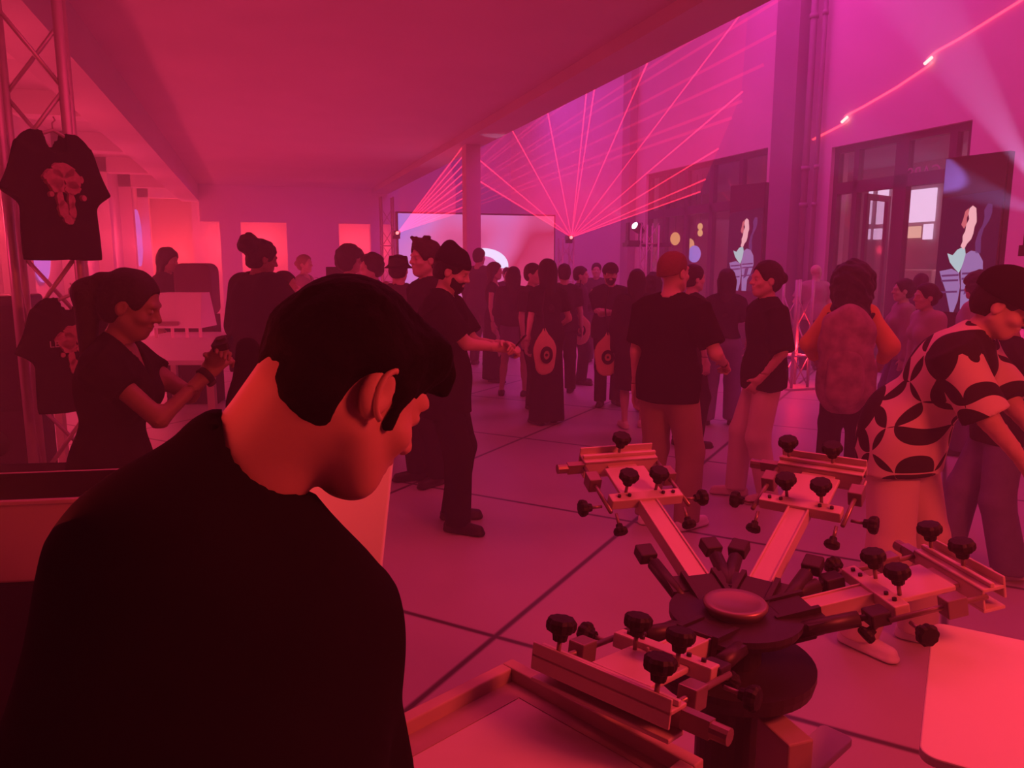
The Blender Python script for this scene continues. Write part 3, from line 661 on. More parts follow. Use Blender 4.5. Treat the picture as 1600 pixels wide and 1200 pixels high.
p_wall = person('bald person in mottled shirt standing by the right wall', 1276, 12, 412, 200, hair='bald', top=TEE(MAUVE, .03), bottom=('trousers', NAVY, .03, 1), L=(.2, .25, 1.1), girth=1.2, head=(-60, 0, 0))
p_clip = person('person with clipped up dark hair and tan long sleeve top facing left', 1418, 7.5, 434, -75, hair='bun', fem=True, top=(MAUVE, 1.9, .1, .035, 'crew'), bottom=('trousers', BLUG, .03, 1), hm=HAIR, R=(.1, .2, 1.05))
person('person with dark wavy hair and pale blouse facing left', 1465, 6.4, 440, -60, hair='bun', fem=True, top=(PALE, 1.9, .08, .04, 'crew'), bottom=('trousers', BLUG, .03, 1), lean=6)
person('dark haired person half hidden behind the tan top and the pale blouse', 1441, 9.2, 426, 150, hair='short', top=TEE(NAVY, .03), bottom=('trousers', NAVY, .03, 1))
person('person in pale grey shirt with short curly hair behind the black cap', 1532, 6.6, 424, -100, hair='curly', top=(PALE, 1.4, .1, .05, 'crew'), bottom=('trousers', BLUG, .03, 1), girth=1.15, head=(-40, 0, 0))
p_edge = person('person in plum tee and loose jeans at the right edge reaching towards the press', 1590, 4.0, 455, -75, hair='short', sk=SKIN, top=TEE(DRK, .03, .1, .8), bottom=('trousers', DENIM, .05, 1), shoes=SHOEW, L=(.0, .46, 1.12), R=(.05, .42, 1.06), girth=1.1, feet=((-.1, -.1), (.12, .2)))
p_dj = person('person with wavy dark hair behind the pale slanted stand far left', 258, 9.3, 387, 60, hair='wavy', sk=SKINM, top=TEE(DRK), bottom=('trousers', BLK, .03, 1), head=(0, 10, 0))
person('person in dark clothes far back right of the curly chin length hair', 563, 12, 401, 30, hair='short', top=TEE(NAVY), bottom=('trousers', NAVY, .03, 1))

# things the people carry
def hip(i, s_, out=.24, fw=.0, z=1.02): return i['w'](i['P'] * V(1, 1, 0) + V(s_ * out, fw, z))
tote(hip(p_tote, -1, .10, -.19, 1.04), p_tote['rz'] + .3, 'canvas ring tote on the shoulder of the person in the long black skirt', .28, .56, .42)
g = ground(952, 7.75); tote((g.x, g.y, .98), -.3, 'narrow canvas ring tote hanging just left of the dark coat', .24, .56, .45)
g = ground(908, 10.3); tote((g.x, g.y, 1.0), -.3, 'faint canvas ring tote behind, right of the bag on the long skirt', .26, .5, .45)
# backpack on the curly-haired person
bp = empty('backpack', p_pack['w'](V(0, -.27, 1.14)), p_pack['rz']); tag(bp, 'large mottled backpack worn by the person with big curly hair', 'backpack')
TIE = mat('mottled_fabric', (.36, .22, .25), .9, .85, 11)
q = Sdf(); q.cap((0, 0, -.26), (0, 0, .16), .20, .17, k=.04, flat=(V(0, 1, 0), .55)); q.noise = folds(.009, 26, 3, .8); skin('pack_body', q, [(V(-.3, -.2, -.55), V(.3, .2, .42), .013)], TIE, bp)
q = Sdf(); q.cap((0, -.10, -.27), (0, -.09, -.10), .13, .12, k=.03, flat=(V(0, 1, 0), .4)); q.noise = folds(.004, 30, 4); skin('front_pocket', q, [(V(-.22, -.2, -.45), V(.22, .02, .08), .012)], TIE, bp)
for s_ in (-1, 1): MB().tube([(s_ * .12, .06, .2), (s_ * .15, .2, .26), (s_ * .15, .34, .1), (s_ * .15, .2, -.15), (s_ * .15, .08, -.25)], .018).build('strap', BLK, bp, True)
for s_ in (-1, 1):
    Mk = Matrix.Translation(p_pack['KN'][s_] * 0)
# watch of the ponytail person, gadget and cloth in the hands
wp = p_pony['w'](p_pony['WR'][1] - p_pony['HN'][1] * .02); dv = (p_pony['w'](p_pony['WR'][1]) - p_pony['w'](p_pony['EL'][1])).normalized()
o = empty('wristwatch', wp); tag(o, 'dark wristwatch on the forearm of the person with the ponytail', 'watch')
Mq = dv.to_track_quat('Z', 'Y').to_matrix().to_4x4(); MB().lathe([(.031, -.011), (.034, -.011), (.034, .011), (.031, .011)], 16, Mq).build('watch_strap', KNOB, o, True); MB().lathe([(.018, 0), (.018, .012)], 14, Mq @ Matrix.Translation((.0, -.03, 0)) @ Matrix.Rotation(PI / 2, 4, 'X')).build('watch_face', STEEL, o, True)
hp_ = handpos(p_pony, -1, .09)
o = empty('gadget', hp_ + Vector((0, 0, .02))); o['label'] = 'small dark gadget gripped by the person with the ponytail'; o['category'] = 'gadget'; o.rotation_euler = (.2, .3, p_pony['rz'])
MB().prism(rrect(.09, .06, .012), -.012, .012).build('gadget_body', KNOB, o); MB().lathe([(.018, .012), (.018, .022)], 14).build('lens', STEEL, o)
# black garment bag hanging in front of the tall person
g = ground(378, 3.1); q = Sdf(); q.cap((0, 0, 1.33), (.02, 0, 1.1), .045, .10, k=.04, flat=(V(0, 1, 0), .5)); q.cap((.02, 0, 1.1), (.03, 0, .86), .10, .13, k=.04, flat=(V(0, 1, 0), .5)); q.noise = folds(.006, 24, 8)
o = skin('black_cloth_bundle', q, [(V(-.25, -.2, .65), V(.25, .2, 1.45), .012)], BLK); o.location = (g.x, g.y, 0); o.rotation_euler = (0, 0, -.3); tag(o, 'black cloth held up in front of the ponytail person', 'cloth')
# ------------------------------------------------------------------ THE PERSON IN FRONT, seen from behind the right shoulder, head bent
def KW(px, py, D): return np.array(atD(px, py, D))
e_r = np.array(RT); e_u = np.array(UP); e_f = np.array(FW)
hf = nrm(e_r * .607 - e_u * .516 + e_f * .604); hu = nrm(e_r * .371 + e_u * .857 + e_f * .359); hr = np.cross(hf, hu)
HC = KW(545, 608, 1.0)
HS = 1.06                                                             # this head is a little larger than the unit figure's
base = V(HC[0], HC[1], 0)
S_ = Sdf(); q0 = (HC - base) / HS
def W(px, py, D): return (KW(px, py, D) - base) / HS
LH, RH = head_prims(S_, q0, hf, hu, hr)
nb = W(395, 722, .96)
S_.cap(nb, LH(0, -.055, -.04), .060, .058, k=.03); S_.cap(nb, LH(0, -.02, -.065), .050, .042, k=.03)
sl = W(258, 868, .90); sr = W(503, 968, 1.0)
S_.cap(sl, sr, .05, k=.03); S_.cap(nb - V(0, 0, .02), sl, .045, .05, k=.04); S_.cap(nb - V(0, 0, .045), sr, .035, .045, k=.03)
mid = (sl + sr) / 2; low = W(290, 1500, .84); S_.cap(mid - V(0, 0, .14), low, .085, .12, k=.04)
# arms reach down and forward to the work table
hips = low + V(0, 0, -.25)
els = {}; wrs = {}
for s_, sh in ((-1, sl), (1, sr)):
    el = sh + V(0, 0, -.27) + np.array(e_r) * (.02 * s_) + e_f * .08; wr = el + V(0, 0, -.13) + e_f * .20 + e_r * (-.04 * s_)
    S_.cap(sh, el, .052, .042, k=.04); S_.cap(el, wr, .042, .027, k=.02); els[s_] = el; wrs[s_] = wr
    hand_prims(S_, wr, nrm(wr - el), V(0, 0, -1), -s_, .5, 1.0)
# trunk and legs below the frame
pel = V(low[0], low[1], .93 / HS)
S_.cap(mid - V(0, 0, .16), pel, .085, .12, k=.04)
for s_ in (-1, 1):
    h_ = pel + e_r * .09 * s_; kn = V(h_[0], h_[1], .47 / HS); S_.cap(h_, kn, .085, .055, k=.04); S_.cap(kn, V(h_[0], h_[1], .06), .055, .035, k=.02)
    S_.cap(V(h_[0], h_[1], .03), V(h_[0], h_[1], .03) + e_f * V(1, 1, 0) * .14, .035, .028, k=.02)
pts = np.stack([q0, nb, sl, sr, pel] + list(els.values()) + list(wrs.values()))
lo = pts.min(0) - .26; hi = pts.max(0) + .2; lo[2] = -.01
reg = [(lo, hi, .014), (q0 - V(.19, .19, .26), q0 + V(.155, .155, .155), .005)] + [(wrs[s_] + nrm(wrs[s_] - els[s_]) * .07 - .1, wrs[s_] + nrm(wrs[s_] - els[s_]) * .07 + .1, .006) for s_ in (-1, 1)]
# smooth neck region at fine resolution too
reg.insert(2, (nb - V(.12, .12, .10), np.minimum(nb + V(.14, .14, .12), q0 - V(-9, -9, .155)), .006)) if False else None
man = skin('person', S_, reg, mat('near_skin', (.50, .30, .24), .5, .05, 5), None, HS)
man.location = base; tag(man, 'person in front with short dark hair and black tee, head bent down', 'person')
# ear details, nose tip and eye
for s_ in (1,):
    pr = []
    for i in range(15):
        t = -1.5 + 2.9 * i / 14
        pr.append(Vector((LH(.086, .004 - .018 * math.sin(t) * .2 - .017 * math.cos(t) * 1.0, -.006 + .030 * math.sin(t))) * HS))
    MB().tube(pr, .0042, 8).build('ear_rim', man.data.materials[0], man, True)
for s_ in (-1, 1): MB().lathe([(.0095 * math.sin(a), .0095 * math.cos(a)) for a in [PI * i / 8 for i in range(9)]], 10, Matrix.Translation(LH(.032 * s_, .0835, .006) * HS)).build('eye', EYEW, man, True)
# hair: dense short crop, full at the nape, with a sideburn and a fringe tuft
q = Sdf()
q.ell(LH(0, -.018, .042), (.087, .105, .091), RH, k=.02); q.ell(LH(0, -.046, -.020), (.075, .066, .074), RH, k=.03); q.ell(LH(.0, .055, .085), (.07, .055, .042), RH, k=.03)
q.cap(LH(-.03, .085, .078), LH(.02, .108, .082), .020, .014, k=.02); q.cap(LH(.0, .10, .10), LH(.02, .112, .06), .016, .010, k=.02)
q.ell(LH(0, .125, -.035), (.10, .070, .092), RH, k=.012, op='s')
for s_ in (-1, 1):
    q.ell(LH(.085 * s_, -.006, -.040), (.040, .036, .052), RH, k=.010, op='s')
    q.cap(LH(.069 * s_, .034, .02), LH(.068 * s_, .030, -.030), .013, .007, k=.008)
q.plane(LH(0, -.03, -.078), -hu * .9 + hf * .35)
q.noise = lambda p, A=folds(.0022, 95, 5, 1), B=folds(.0010, 260, 6, 1): A(p) + B(p)
skin('hair', q, [(q0 - .17, q0 + .17, .0048)], mat('near_hair', (.004, .003, .003), .85, .5, 90, bump=.25, spec=.15), man, HS)
# black tee
t = Sdf()
nbk = W(360, 728, .955)
t.cap(sl, sr, .082, .080, k=.06); t.cap(nbk, sl, .070, .084, k=.06); t.cap(nbk + e_r * .03 - V(0, 0, .03), sr, .048, .074, k=.04)
t.cap(mid - V(0, 0, .08) - e_r * .02, low, .150, .185, k=.08); t.cap(mid - V(0, 0, .12), pel, .15, .18, k=.08)
for s_, sh in ((-1, sl), (1, sr)): t.cap(sh, sh + (els[s_] - sh) * .95, .078, .078, k=.05, cut=True)
t.cap(sl + (low - sl) * .05 + e_r * -.02, low + e_r * -.12, .085, .12, k=.09)
t.cap(nb + (q0 - nb) * .02, nb + (q0 - nb) * 1.0, .066, .086, k=.016, op='s')
t.noise = folds(.0045, 11, 3, .8)
t.plane((0, 0, .80), V(0, 0, -1))
lo2 = np.minimum(lo, pts.min(0) - .3); lo2[2] = .76; hi2 = hi + .05
skin('shirt', t, [(lo2, hi2, .0085)], BLK, man, HS)
t = Sdf(); t.cap(pel + V(0, 0, .08), pel - V(0, 0, .05), .165, .17)
for s_ in (-1, 1):
    h_ = pel + e_r * .09 * s_; kn = V(h_[0], h_[1], .47 / HS); t.cap(h_, kn, .105, .08, k=.05); t.cap(kn, V(h_[0], h_[1], .05), .08, .075, k=.02)
t.noise = folds(.004, 18, 4, .3); t.plane((0, 0, .03), V(0, 0, -1)); lo3 = pel - .35; lo3[2] = 0; skin('trousers', t, [(lo3, pel + .3, .02)], BLK, man, HS)
for s_ in (-1, 1):
    h_ = pel + e_r * .09 * s_; fd = nrm(e_f * V(1, 1, 0)); t = Sdf(); a0 = V(h_[0], h_[1], .04); t.cap(a0 - fd * .05, a0 + fd * .16, .045, .04, k=.02); t.plane((0, 0, 0), V(0, 0, -1))
    skin('shoe', t, [(a0 - V(.22, .22, .06), a0 + V(.22, .22, .1), .012)], SHOE, man, HS)
# ------------------------------------------------------------------ THE SCREEN PRINTING PRESS
HUB = at(1150, 925, .97)
press = empty('printing_press', (HUB.x, HUB.y, 0)); tag(press, 'manual carousel screen printing press with raised print arms and black knobs', 'printing press')
def pm(name, mb, m, parent=None, smooth=False, bevel=0): return mb.build(name, m, parent or press, smooth, bevel)
# centre: column, turntable plates, cap
pm('pedestal', MB().lathe([(.075, .30), (.075, .80)], 28), STEEL, smooth=False)
pm('turntable', MB().lathe([(.02, .78), (.17, .78), (.175, .80), (.175, .815), (.02, .815)], 40), STEEL)
pm('hub_plate', MB().lathe([(.02, .90), (.135, .90), (.142, .912), (.142, .925), (.02, .925)], 40).lathe([(.06, .815), (.06, .90)], 28), STEEL)
pm('hub_cap', MB().lathe([(.060, .925), (.062, .932), (.068, .938), (.069, .945), (.064, .950), (.050, .947), (.045, .944), (.0, .944)], 40), ALUD, smooth=True)
pm('base_plate', MB().box(-.17, .17, -.15, .15, .27, .30), STEEL, bevel=.006)
for a in range(4):
    M = Matrix.Rotation(math.radians(45 + 90 * a), 4, 'Z')
    pm('foot_beam', MB().box(.05, .42, -.035, .035, .0, .06, M).prism([(.05, .06), (.30, .06), (.05, .30)], -.012, .012, M @ Matrix.Rotation(PI / 2, 4, 'X')), STEEL)
KN_ = MB().lathe([(.012, 0), (.014, .012), (.024, .018), (.0265, .024), (.0265, .034), (.022, .040), (.0, .042)], 36, None, 9, .055)
kme = None
def knob(parent, M, sc=1.0, stem=.03):
    o = MB().raw([(M @ (Vector(v) * sc)) for v in KN_.v], KN_.f).build('knob', KNOB, parent, False)
    MB().tube([(0, 0, -stem), (0, 0, .004)], .0045, 8, M).build('screw', ALUD, o, True)
    return o
T_ = lambda x, y, z: Matrix.Translation((x, y, z)); RX = lambda a: Matrix.Rotation(math.radians(a), 4, 'X'); RY = lambda a: Matrix.Rotation(math.radians(a), 4, 'Y')
RZ = lambda a: Matrix.Rotation(math.radians(a), 4, 'Z')
def arm(az, pitch, L, kn=(0.0,), rw=.115):
    B = RZ(az) @ T_(.11, 0, .90) ; M = B @ RY(-pitch)
    a = pm('print_arm', MB().box(.05, L, -.024, .024, .006, .022, M).box(.05, L, -.028, -.022, -.012, .026, M).box(.05, L, .022, .028, -.012, .026, M), ALU, bevel=.002)
    # two black side brackets with spring cylinders
    for s in (-1, 1):
        br = pm('side_bracket', MB().box(-.03, .07, s * .040 - .006, s * .040 + .006, -.03, .035, M).box(.02, .07, s * .04, s * .085, .012, .022, M), STEEL, a)
        pm('spring_cylinder', MB().tube([(-.02, s * .062, .005), (.13, s * .085, .012)], .017, 14, M).tube([(.13, s * .085, .012), (.16, s * .09, .013)], .007, 8, M), STEEL, a, True)
        pm('cylinder_head', MB().box(.145, .19, s * .09 - .022, s * .09 + .022, -.004, .026, M), STEEL, a, bevel=.004)
    pm('hinge_block', MB().box(-.02, .06, -.035, .035, -.045, .03, M), STEEL, a, bevel=.005)
    # rear cross plate with row of screws, centre micro plate
    x0 = L - .04
    pm('cross_plate', MB().box(x0, x0 + .035, -.105, .105, .0, .030, M).box(x0 + .03, x0 + .17, -.062, .062, .006, .018, M), ALU, a, bevel=.003)
    for y in (-.08, -.05, .05, .08): pm('cap_screw', MB().lathe([(.005, 0), (.005, .006), (0, .007)], 8, M @ T_(x0 + .017, y, .030)), STEEL, a)
    knob(a, M @ T_(x0 + .05, -.045, .045)); knob(a, M @ T_(x0 + .05, .045, .045))
    for s in (-1, 1):
        pm('slide_rod', MB().tube([(x0 - .02, s * .115, .01), (x0 + .20, s * .115, .01)], .006, 8, M), ALUD, a, True)
        pm('rod_block', MB().box(x0 + .10, x0 + .145, s * .115 - .018, s * .115 + .018, -.012, .03, M), ALUD, a, bevel=.003)
        knob(a, M @ T_(x0 + .02, s * .135, .0) @ RX(-s * 90) @ T_(0, 0, .02), .85, .03)
        knob(a, M @ T_(x0 - .03, s * .10, .0) @ RY(-120) @ T_(0, 0, .02), .7, .03)
    # front clamp rail : channel with V lips
    xr = x0 + .19
    pm('clamp_rail', MB().box(xr, xr + .055, -rw, rw, .018, .026, M).box(xr, xr + .006, -rw, rw, -.02, .026, M).box(xr + .049, xr + .055, -rw, rw, -.004, .045, M)
       .box(xr, xr + .05, -rw, rw, -.028, -.020, M).box(xr - .03, xr, -.045, .045, .0, .012, M).box(xr + .02, xr + .03, -rw, rw, .026, .036, M), ALU, a, bevel=.002)
    for ky in kn: knob(a, M @ T_(xr + .03, ky, .055), 1.0, .04)
    pm('end_stop', MB().box(xr, xr + .02, rw, rw + .05, -.01, .02, M).lathe([(.014, 0), (.014, .03)], 12, M @ T_(xr + .01, rw + .05, .005) @ RX(-90)), ALUD, a)
    return a
def az_to(px, py, z):
    q = at(px, py, z) - HUB; return math.degrees(math.atan2(q.y, q.x)), math.hypot(q.x, q.y)
arm(87, 19.5, .40, (0.0,))
arm(35, 19.5, .40, (.09, -.03))
arm(-12, 11, .24, (.09, -.02))
arm(-150, 9, .22, (.1, -.1), .14)
pm('brace_block', MB().box(-.02, .04, -.22, -.12, .60, .75), mat('red_lit_plate', (.35, .27, .26), .6, .05), bevel=.004)
# lower pallet arms that carry the platens
# printing screen clamped in the near arm
c0 = at(800, 1032, .90); c1_ = at(1100, 1190, .90); ex = (c1_ - c0); Wd = ex.length; ex.normalize(); ey = Vector((ex.y, -ex.x, 0))
if ey.dot(Vector((c0.x, c0.y, 0))) > 0: ey = -ey
ez = Vector((0, 0, 1)); Ms = Matrix(((ex.x, ey.x, 0, c0.x), (ex.y, ey.y, 0, c0.y), (0, 0, 1, .87), (0, 0, 0, 1)))
fr = empty('printing_screen'); fr.matrix_world = Ms; tag(fr, 'large pale framed printing screen clamped in the nearest arm', 'printing screen')
Ln = .60; bw = .027
MB().box(0, Wd, 0, bw, 0, .035).box(0, Wd, Ln - bw, Ln, 0, .035).box(0, bw, bw, Ln - bw, 0, .035).box(Wd - bw, Wd, bw, Ln - bw, 0, .035).build('screen_frame', WOOD, fr, bevel=.003)
MB().box(bw, Wd - bw, bw, Ln - bw, .004, .007).build('mesh_panel', MESHW, fr)
MB().box(bw, bw + .05, bw, Ln - bw, .0072, .0085).box(Wd - bw - .05, Wd - bw, bw, Ln - bw, .0072, .0085).box(bw + .05, Wd - bw - .05, bw, bw + .03, .0072, .0085).build('tape_border', mat('tape', (.40, .30, .29), .5, .15, 20), fr)
# platens (flat printing boards)
def platen(label, corner, M, w_=.40, h_=.56, th=.018, group=None):
    o = empty('printing_platen'); o.matrix_world = M; tag(o, label, 'printing platen', group)
    MB().prism(rrect(w_, h_, min(.03, w_ * .2)), 0, th).build('board', WHITE, o, bevel=.003)
    MB().box(-w_ * .2, w_ * .2, -h_ * .42, h_ * .42, -.03, 0).build('support_rail', STEEL, o); MB().tube([(0, -h_ * .3, -M.translation.z), (0, -h_ * .3, -.03)], .02, 10).lathe([(.14, -M.translation.z), (.14, -M.translation.z + .02)], 16, T_(0, -h_ * .3, 0)).build('post', STEEL, o)
    return o
def corner_frame(c, down, z, w_, h_):          # the board's far left corner and a point down its left edge
    c = at(c[0], c[1], z); d_ = at(down[0], down[1], z); ey_ = (c - d_).normalized(); ex_ = Vector((ey_.y, -ey_.x, 0)); k = c + ex_ * w_ / 2 - ey_ * h_ / 2
    return Matrix(((ex_.x, ey_.x, 0, k.x), (ex_.y, ey_.y, 0, k.y), (0, 0, 1, z), (0, 0, 0, 1)))
Mp = corner_frame((1456, 982), (1436, 1172), .845, .42, .56)
platen('white rounded platen at the lower right corner, nearest the camera', None, Mp, .42, .56)
Mp = corner_frame((1284, 1141), (1215, 1200), .6, .075, .42)
platen('pale narrow platen at the bottom beside the press pedestal', None, Mp, .075, .42)
# white board standing behind the bent head
cb = atD(515, 830, 1.42)
Mb = Matrix.Translation(cb) @ Matrix(((RT.x, UP.x, -FW.x, 0), (RT.y, UP.y, -FW.y, 0), (RT.z, UP.z, -FW.z, 0), (0, 0, 0, 1))) @ Matrix.Rotation(math.radians(-3), 4, 'Z') @ RX(-20)
o = empty('printing_platen'); o.matrix_world = Mb; tag(o, 'white rounded board tilted up behind the bent head\'s chin', 'printing platen')
MB().prism(rrect(.21, .50, .085), 0, .018).build('board', WHITE, o, bevel=.003)
MB().box(-.02, .02, -.9, -.1, -.03, 0).build('support_rail', STEEL, o)
# ------------------------------------------------------------------ STAGE: screens, towers, lasers, moving heads, merchandise corner
# LED wall at the end of the hall
YS = 18.0
a = atY(622, 329, YS); b = atY(866, 338, YS)
led = empty('led_wall', (a.x, YS, 0)); tag(led, 'wide pink and violet screen with a glowing white arc at the hall end', 'screen')
Wl = b.x - a.x; zt = b.z
MB().box(-.04, Wl + .04, .03, .2, .0, zt + .04).build('cabinet', STEEL, led)
def led_mat():
    m = bpy.data.materials.new('led_image'); m.use_nodes = True; n = m.node_tree.nodes; l = m.node_tree.links; n.clear()
    o = n.new('ShaderNodeOutputMaterial'); e = n.new('ShaderNodeEmission'); tc = n.new('ShaderNodeTexCoord'); nz = n.new('ShaderNodeTexNoise'); nz.inputs['Scale'].default_value = .55; nz.inputs['Detail'].default_value = 1
    s = n.new('ShaderNodeSeparateXYZ'); l.new(tc.outputs['Object'], s.inputs[0]); l.new(tc.outputs['Object'], nz.inputs['Vector'])
    ad = n.new('ShaderNodeMath'); ad.operation = 'MULTIPLY_ADD'; ad.inputs[1].default_value = .13; l.new(s.outputs['X'], ad.inputs[0]); l.new(nz.outputs['Fac'], ad.inputs[2])
    cr = n.new('ShaderNodeValToRGB'); el = cr.color_ramp.elements; el[0].position = .25; el[0].color = (.36, .22, .95, 1); el[1].position = 1.0; el[1].color = (.75, .06, .2, 1)
    x = el.new(.55); x.color = (.75, .25, .75, 1); x = el.new(.75); x.color = (.85, .14, .42, 1); x = el.new(.88); x.color = (.60, .03, .10, 1)
    l.new(ad.outputs[0], cr.inputs[0]); l.new(cr.outputs[0], e.inputs[0]); e.inputs[1].default_value = 1.0; l.new(e.outputs[0], o.inputs[0]); return m
MB().box(0, Wl, 0, .03, .5, zt).build('image_panel', led_mat(), led)
ca = atY(756, 412, YS); pts = []
for i in range(25):
    t = math.radians(-10 + 190 * i / 24); pts.append((ca.x - a.x + .62 * math.cos(t), -.02, ca.z - .05 + .42 * math.sin(t)))
m_ = MB()
for i in range(24):
    p0, p1 = Vector(pts[i]), Vector(pts[i + 1]); cx = Vector((ca.x - a.x, -.02, ca.z - .05)); w0 = .62; 
    q0_ = cx + (p0 - cx) * .55; q1_ = cx + (p1 - cx) * .55
    m_.raw([p0, p1, q1_, q0_, p0 + Vector((0, .02, 0)), p1 + Vector((0, .02, 0)), q1_ + Vector((0, .02, 0)), q0_ + Vector((0, .02, 0))], [(0, 1, 2, 3), (0, 4, 5, 1), (3, 2, 6, 7)])
m_.build('white_arc', emi('white_arc_glow', (.75, .72, 1), 1.5), led)
# truss towers
def truss(name, loc, h, label, wd=.29, rz=0, r=.025, cell=.5, m=TRUSS, group=None, lit=False):
    o = empty(name, loc, rz); tag(o, label, 'truss', group)
    k = wd / 2
    for x in (-k, k):
        for y in (-k, k): MB().tube([(x, y, .03), (x, y, h)], r, 10).build('main_chord', m, o, True)
    MB().box(-k - .08, k + .08, -k - .08, k + .08, 0, .03).build('base_plate', m, o)
    nz_ = int(h / cell)
    for s, (p, q_) in enumerate((((-k, -k), (k, -k)), ((k, -k), (k, k)), ((k, k), (-k, k)), ((-k, k), (-k, -k)))):
        b_ = MB()
        for i in range(nz_):
            z0 = .05 + i * cell; z1 = z0 + cell
            A, B_ = (p, q_) if i % 2 else (q_, p)
            b_.tube([(A[0], A[1], z0), (B_[0], B_[1], z1)], r * .45, 6)
            if i % 2: b_.tube([(p[0], p[1], z0), (q_[0], q_[1], z0)], r * .6, 6)
        b_.build('lattice', m, o, True)
    return o
g = ground(78, 4.25)
tr = truss('truss_tower', (g.x, g.y, 0), 3.35, 'near aluminium lattice tower on the left carrying the black tees', .30, .12, .025, .42)
# the crossing truss overhead at the tower's top
ct = empty('crossing_truss', (g.x, g.y, 3.2)); ct.rotation_euler = (0, 0, .12); tag(ct, 'short aluminium truss crossing over the top of the left tower', 'truss')
for (y, z) in ((-.15, 0), (.15, 0), (-.15, .3), (.15, .3)): MB().tube([(-1.5, y, z), (.17, y, z)], .025, 10).build('main_chord', TRUSS, ct, True)
b_ = MB()
for i in range(4): b_.tube([(-1.4 + i * .4, -.15, 0), (-1.2 + i * .4, -.15, .3), (-1.0 + i * .4, -.15, 0)], .011, 6).tube([(-1.4 + i * .4, .15, 0), (-1.2 + i * .4, .15, .3), (-1.0 + i * .4, .15, 0)], .011, 6)
b_.build('lattice', TRUSS, ct, True)
for (px, yt, D, nm) in ((606, 308, 17.6, 'slim distant lattice tower at the left edge of the big screen'), (884, 372, 17.4, 'low distant lattice tower at the right edge of the big screen'), (1014, 352, 15.5, 'distant red lit lattice tower under the white lamp'), (1250, 437, 10.2, 'red lit low lattice tower at the foot of the pilaster')):
    gg = ground(px, D); truss('stage_truss', (gg.x, gg.y, 0), zat(yt, D), nm, .26, 0, .02, .4)
    light('POINT', (gg.x, gg.y, .5), (1, .02, .04), 22, .05, name='tower_light')
# --- lasers: thin beams hanging in the haze, all leaving two projectors
LB = beam_mat('laser_beam', (1, .025, .06), .85); LB2 = beam_mat('faint_laser_beam', (1, .03, .10), .12); LS = beam_mat('laser_sheet', (1, .02, .07), .17)
LS_n = LS.node_tree.nodes; LS_l = LS.node_tree.links          # a laser sheet thins out with distance from its projector
_tc = LS_n.new('ShaderNodeTexCoord'); _ln = LS_n.new('ShaderNodeVectorMath'); _ln.operation = 'LENGTH'; _dv = LS_n.new('ShaderNodeMath'); _dv.operation = 'DIVIDE'; _dv.inputs[0].default_value = .55
_mn = LS_n.new('ShaderNodeMath'); _mn.operation = 'MINIMUM'; _mn.inputs[1].default_value = .5
LS_l.new(_tc.outputs['Object'], _ln.inputs[0]); LS_l.new(_ln.outputs['Value'], _dv.inputs[1]); LS_l.new(_dv.outputs[0], _mn.inputs[0])
LS_l.new(_mn.outputs[0], [q for q in LS_n if q.type == 'EMISSION'][0].inputs[1])
def clip_to_hall(S, E_):
    v_ = E_ - S
    return S + v_ * min(1, (8.85 - S.x) / v_.x if v_.x > 0 else 1, (8.9 - S.z) / v_.z if v_.z > 0 else 1, (4.32 - S.x) / v_.x if v_.x < 0 and S.x > 4.3 else 1)
def projector(loc, label, rz=0):
    o = empty('laser_projector', loc, rz); tag(o, label, 'laser projector')
    MB().box(-.07, .07, -.05, .14, -.05, .05).build('housing', STEEL, o, bevel=.01)
    MB().lathe([(.035, 0), (.035, .02), (.0, .022)], 14, T_(0, -.05, 0) @ RX(90)).build('lens', emi('laser_lens', (1, .2, .2), 3), o)
    MB().box(-.08, .08, .05, .09, -.12, -.05).build('bracket', STEEL, o); return o
def fan(S, normal, ends, label, group, m=None, r=.014, sheet=None, ext=1.3):
    for i, (x, y) in enumerate(ends):
        d = ray(x, y); t = (S - EYE).dot(normal) / d.dot(normal); E_ = EYE + d * t
        if t < 0: continue
        E_ = clip_to_hall(S, S + (E_ - S) * ext)
        o = MB().tube([(0, 0, 0), E_ - S], .004, 6, None, True, r).build('laser_beam', m or LB, None, True); o.location = S
        o['kind'] = 'thing'; tag(o, label, 'laser beam', group)
        o.visible_shadow = True
    if sheet:
        vs = [Vector((0, 0, 0))]
        for (x, y) in sheet:
            d = ray(x, y); t = (S - EYE).dot(normal) / d.dot(normal); vs.append(clip_to_hall(S, EYE + d * t) - S)
        o = MB().raw(vs, [(0, i, i + 1) for i in range(1, len(vs) - 1)]).build('laser_sheet', LS); o.location = S; return o
S1 = atD(893, 371, 16.8); N1 = Vector((.34, .80, .62)).normalized()
projector(S1 + Vector((0, .08, 0)), 'laser projector with the wide red fan right of the big screen')
sh = fan(S1, N1, [(738, 276), (742, 244), (800, 203), (855, 172), (917, 138), (929, 138), (1016, 88), (1168, 8), (1225, 88), (1262, 148), (1195, 240), (1200, 262)],
    'thin red laser beam fanning out from the projector right of the screen', 'beams of the wide laser fan', sheet=[(735, 278), (740, 240), (800, 200), (860, 165), (925, 125), (1020, 80), (1170, 5), (1240, 80), (1262, 148), (1200, 262)])
tag(sh, 'sheet of red laser light filling the wide fan', 'laser light', kind='stuff')
S2 = atD(621, 364, 16.4); N2 = Vector((.10, .62, .74)).normalized()
projector(S2 + Vector((0, .08, 0)), 'laser projector with the tight red fan left of the column')
sh = fan(S2, N2, [(706, 252), (708, 262), (710, 272), (711, 282), (712, 292), (712, 304), (712, 316), (712, 328)], 'thin red laser beam in the tight fan left of the column', 'beams of the tight laser fan', r=.012, sheet=[(703, 252), (712, 290), (712, 335)])
tag(sh, 'sheet of red laser light filling the tight fan', 'laser light', kind='stuff')
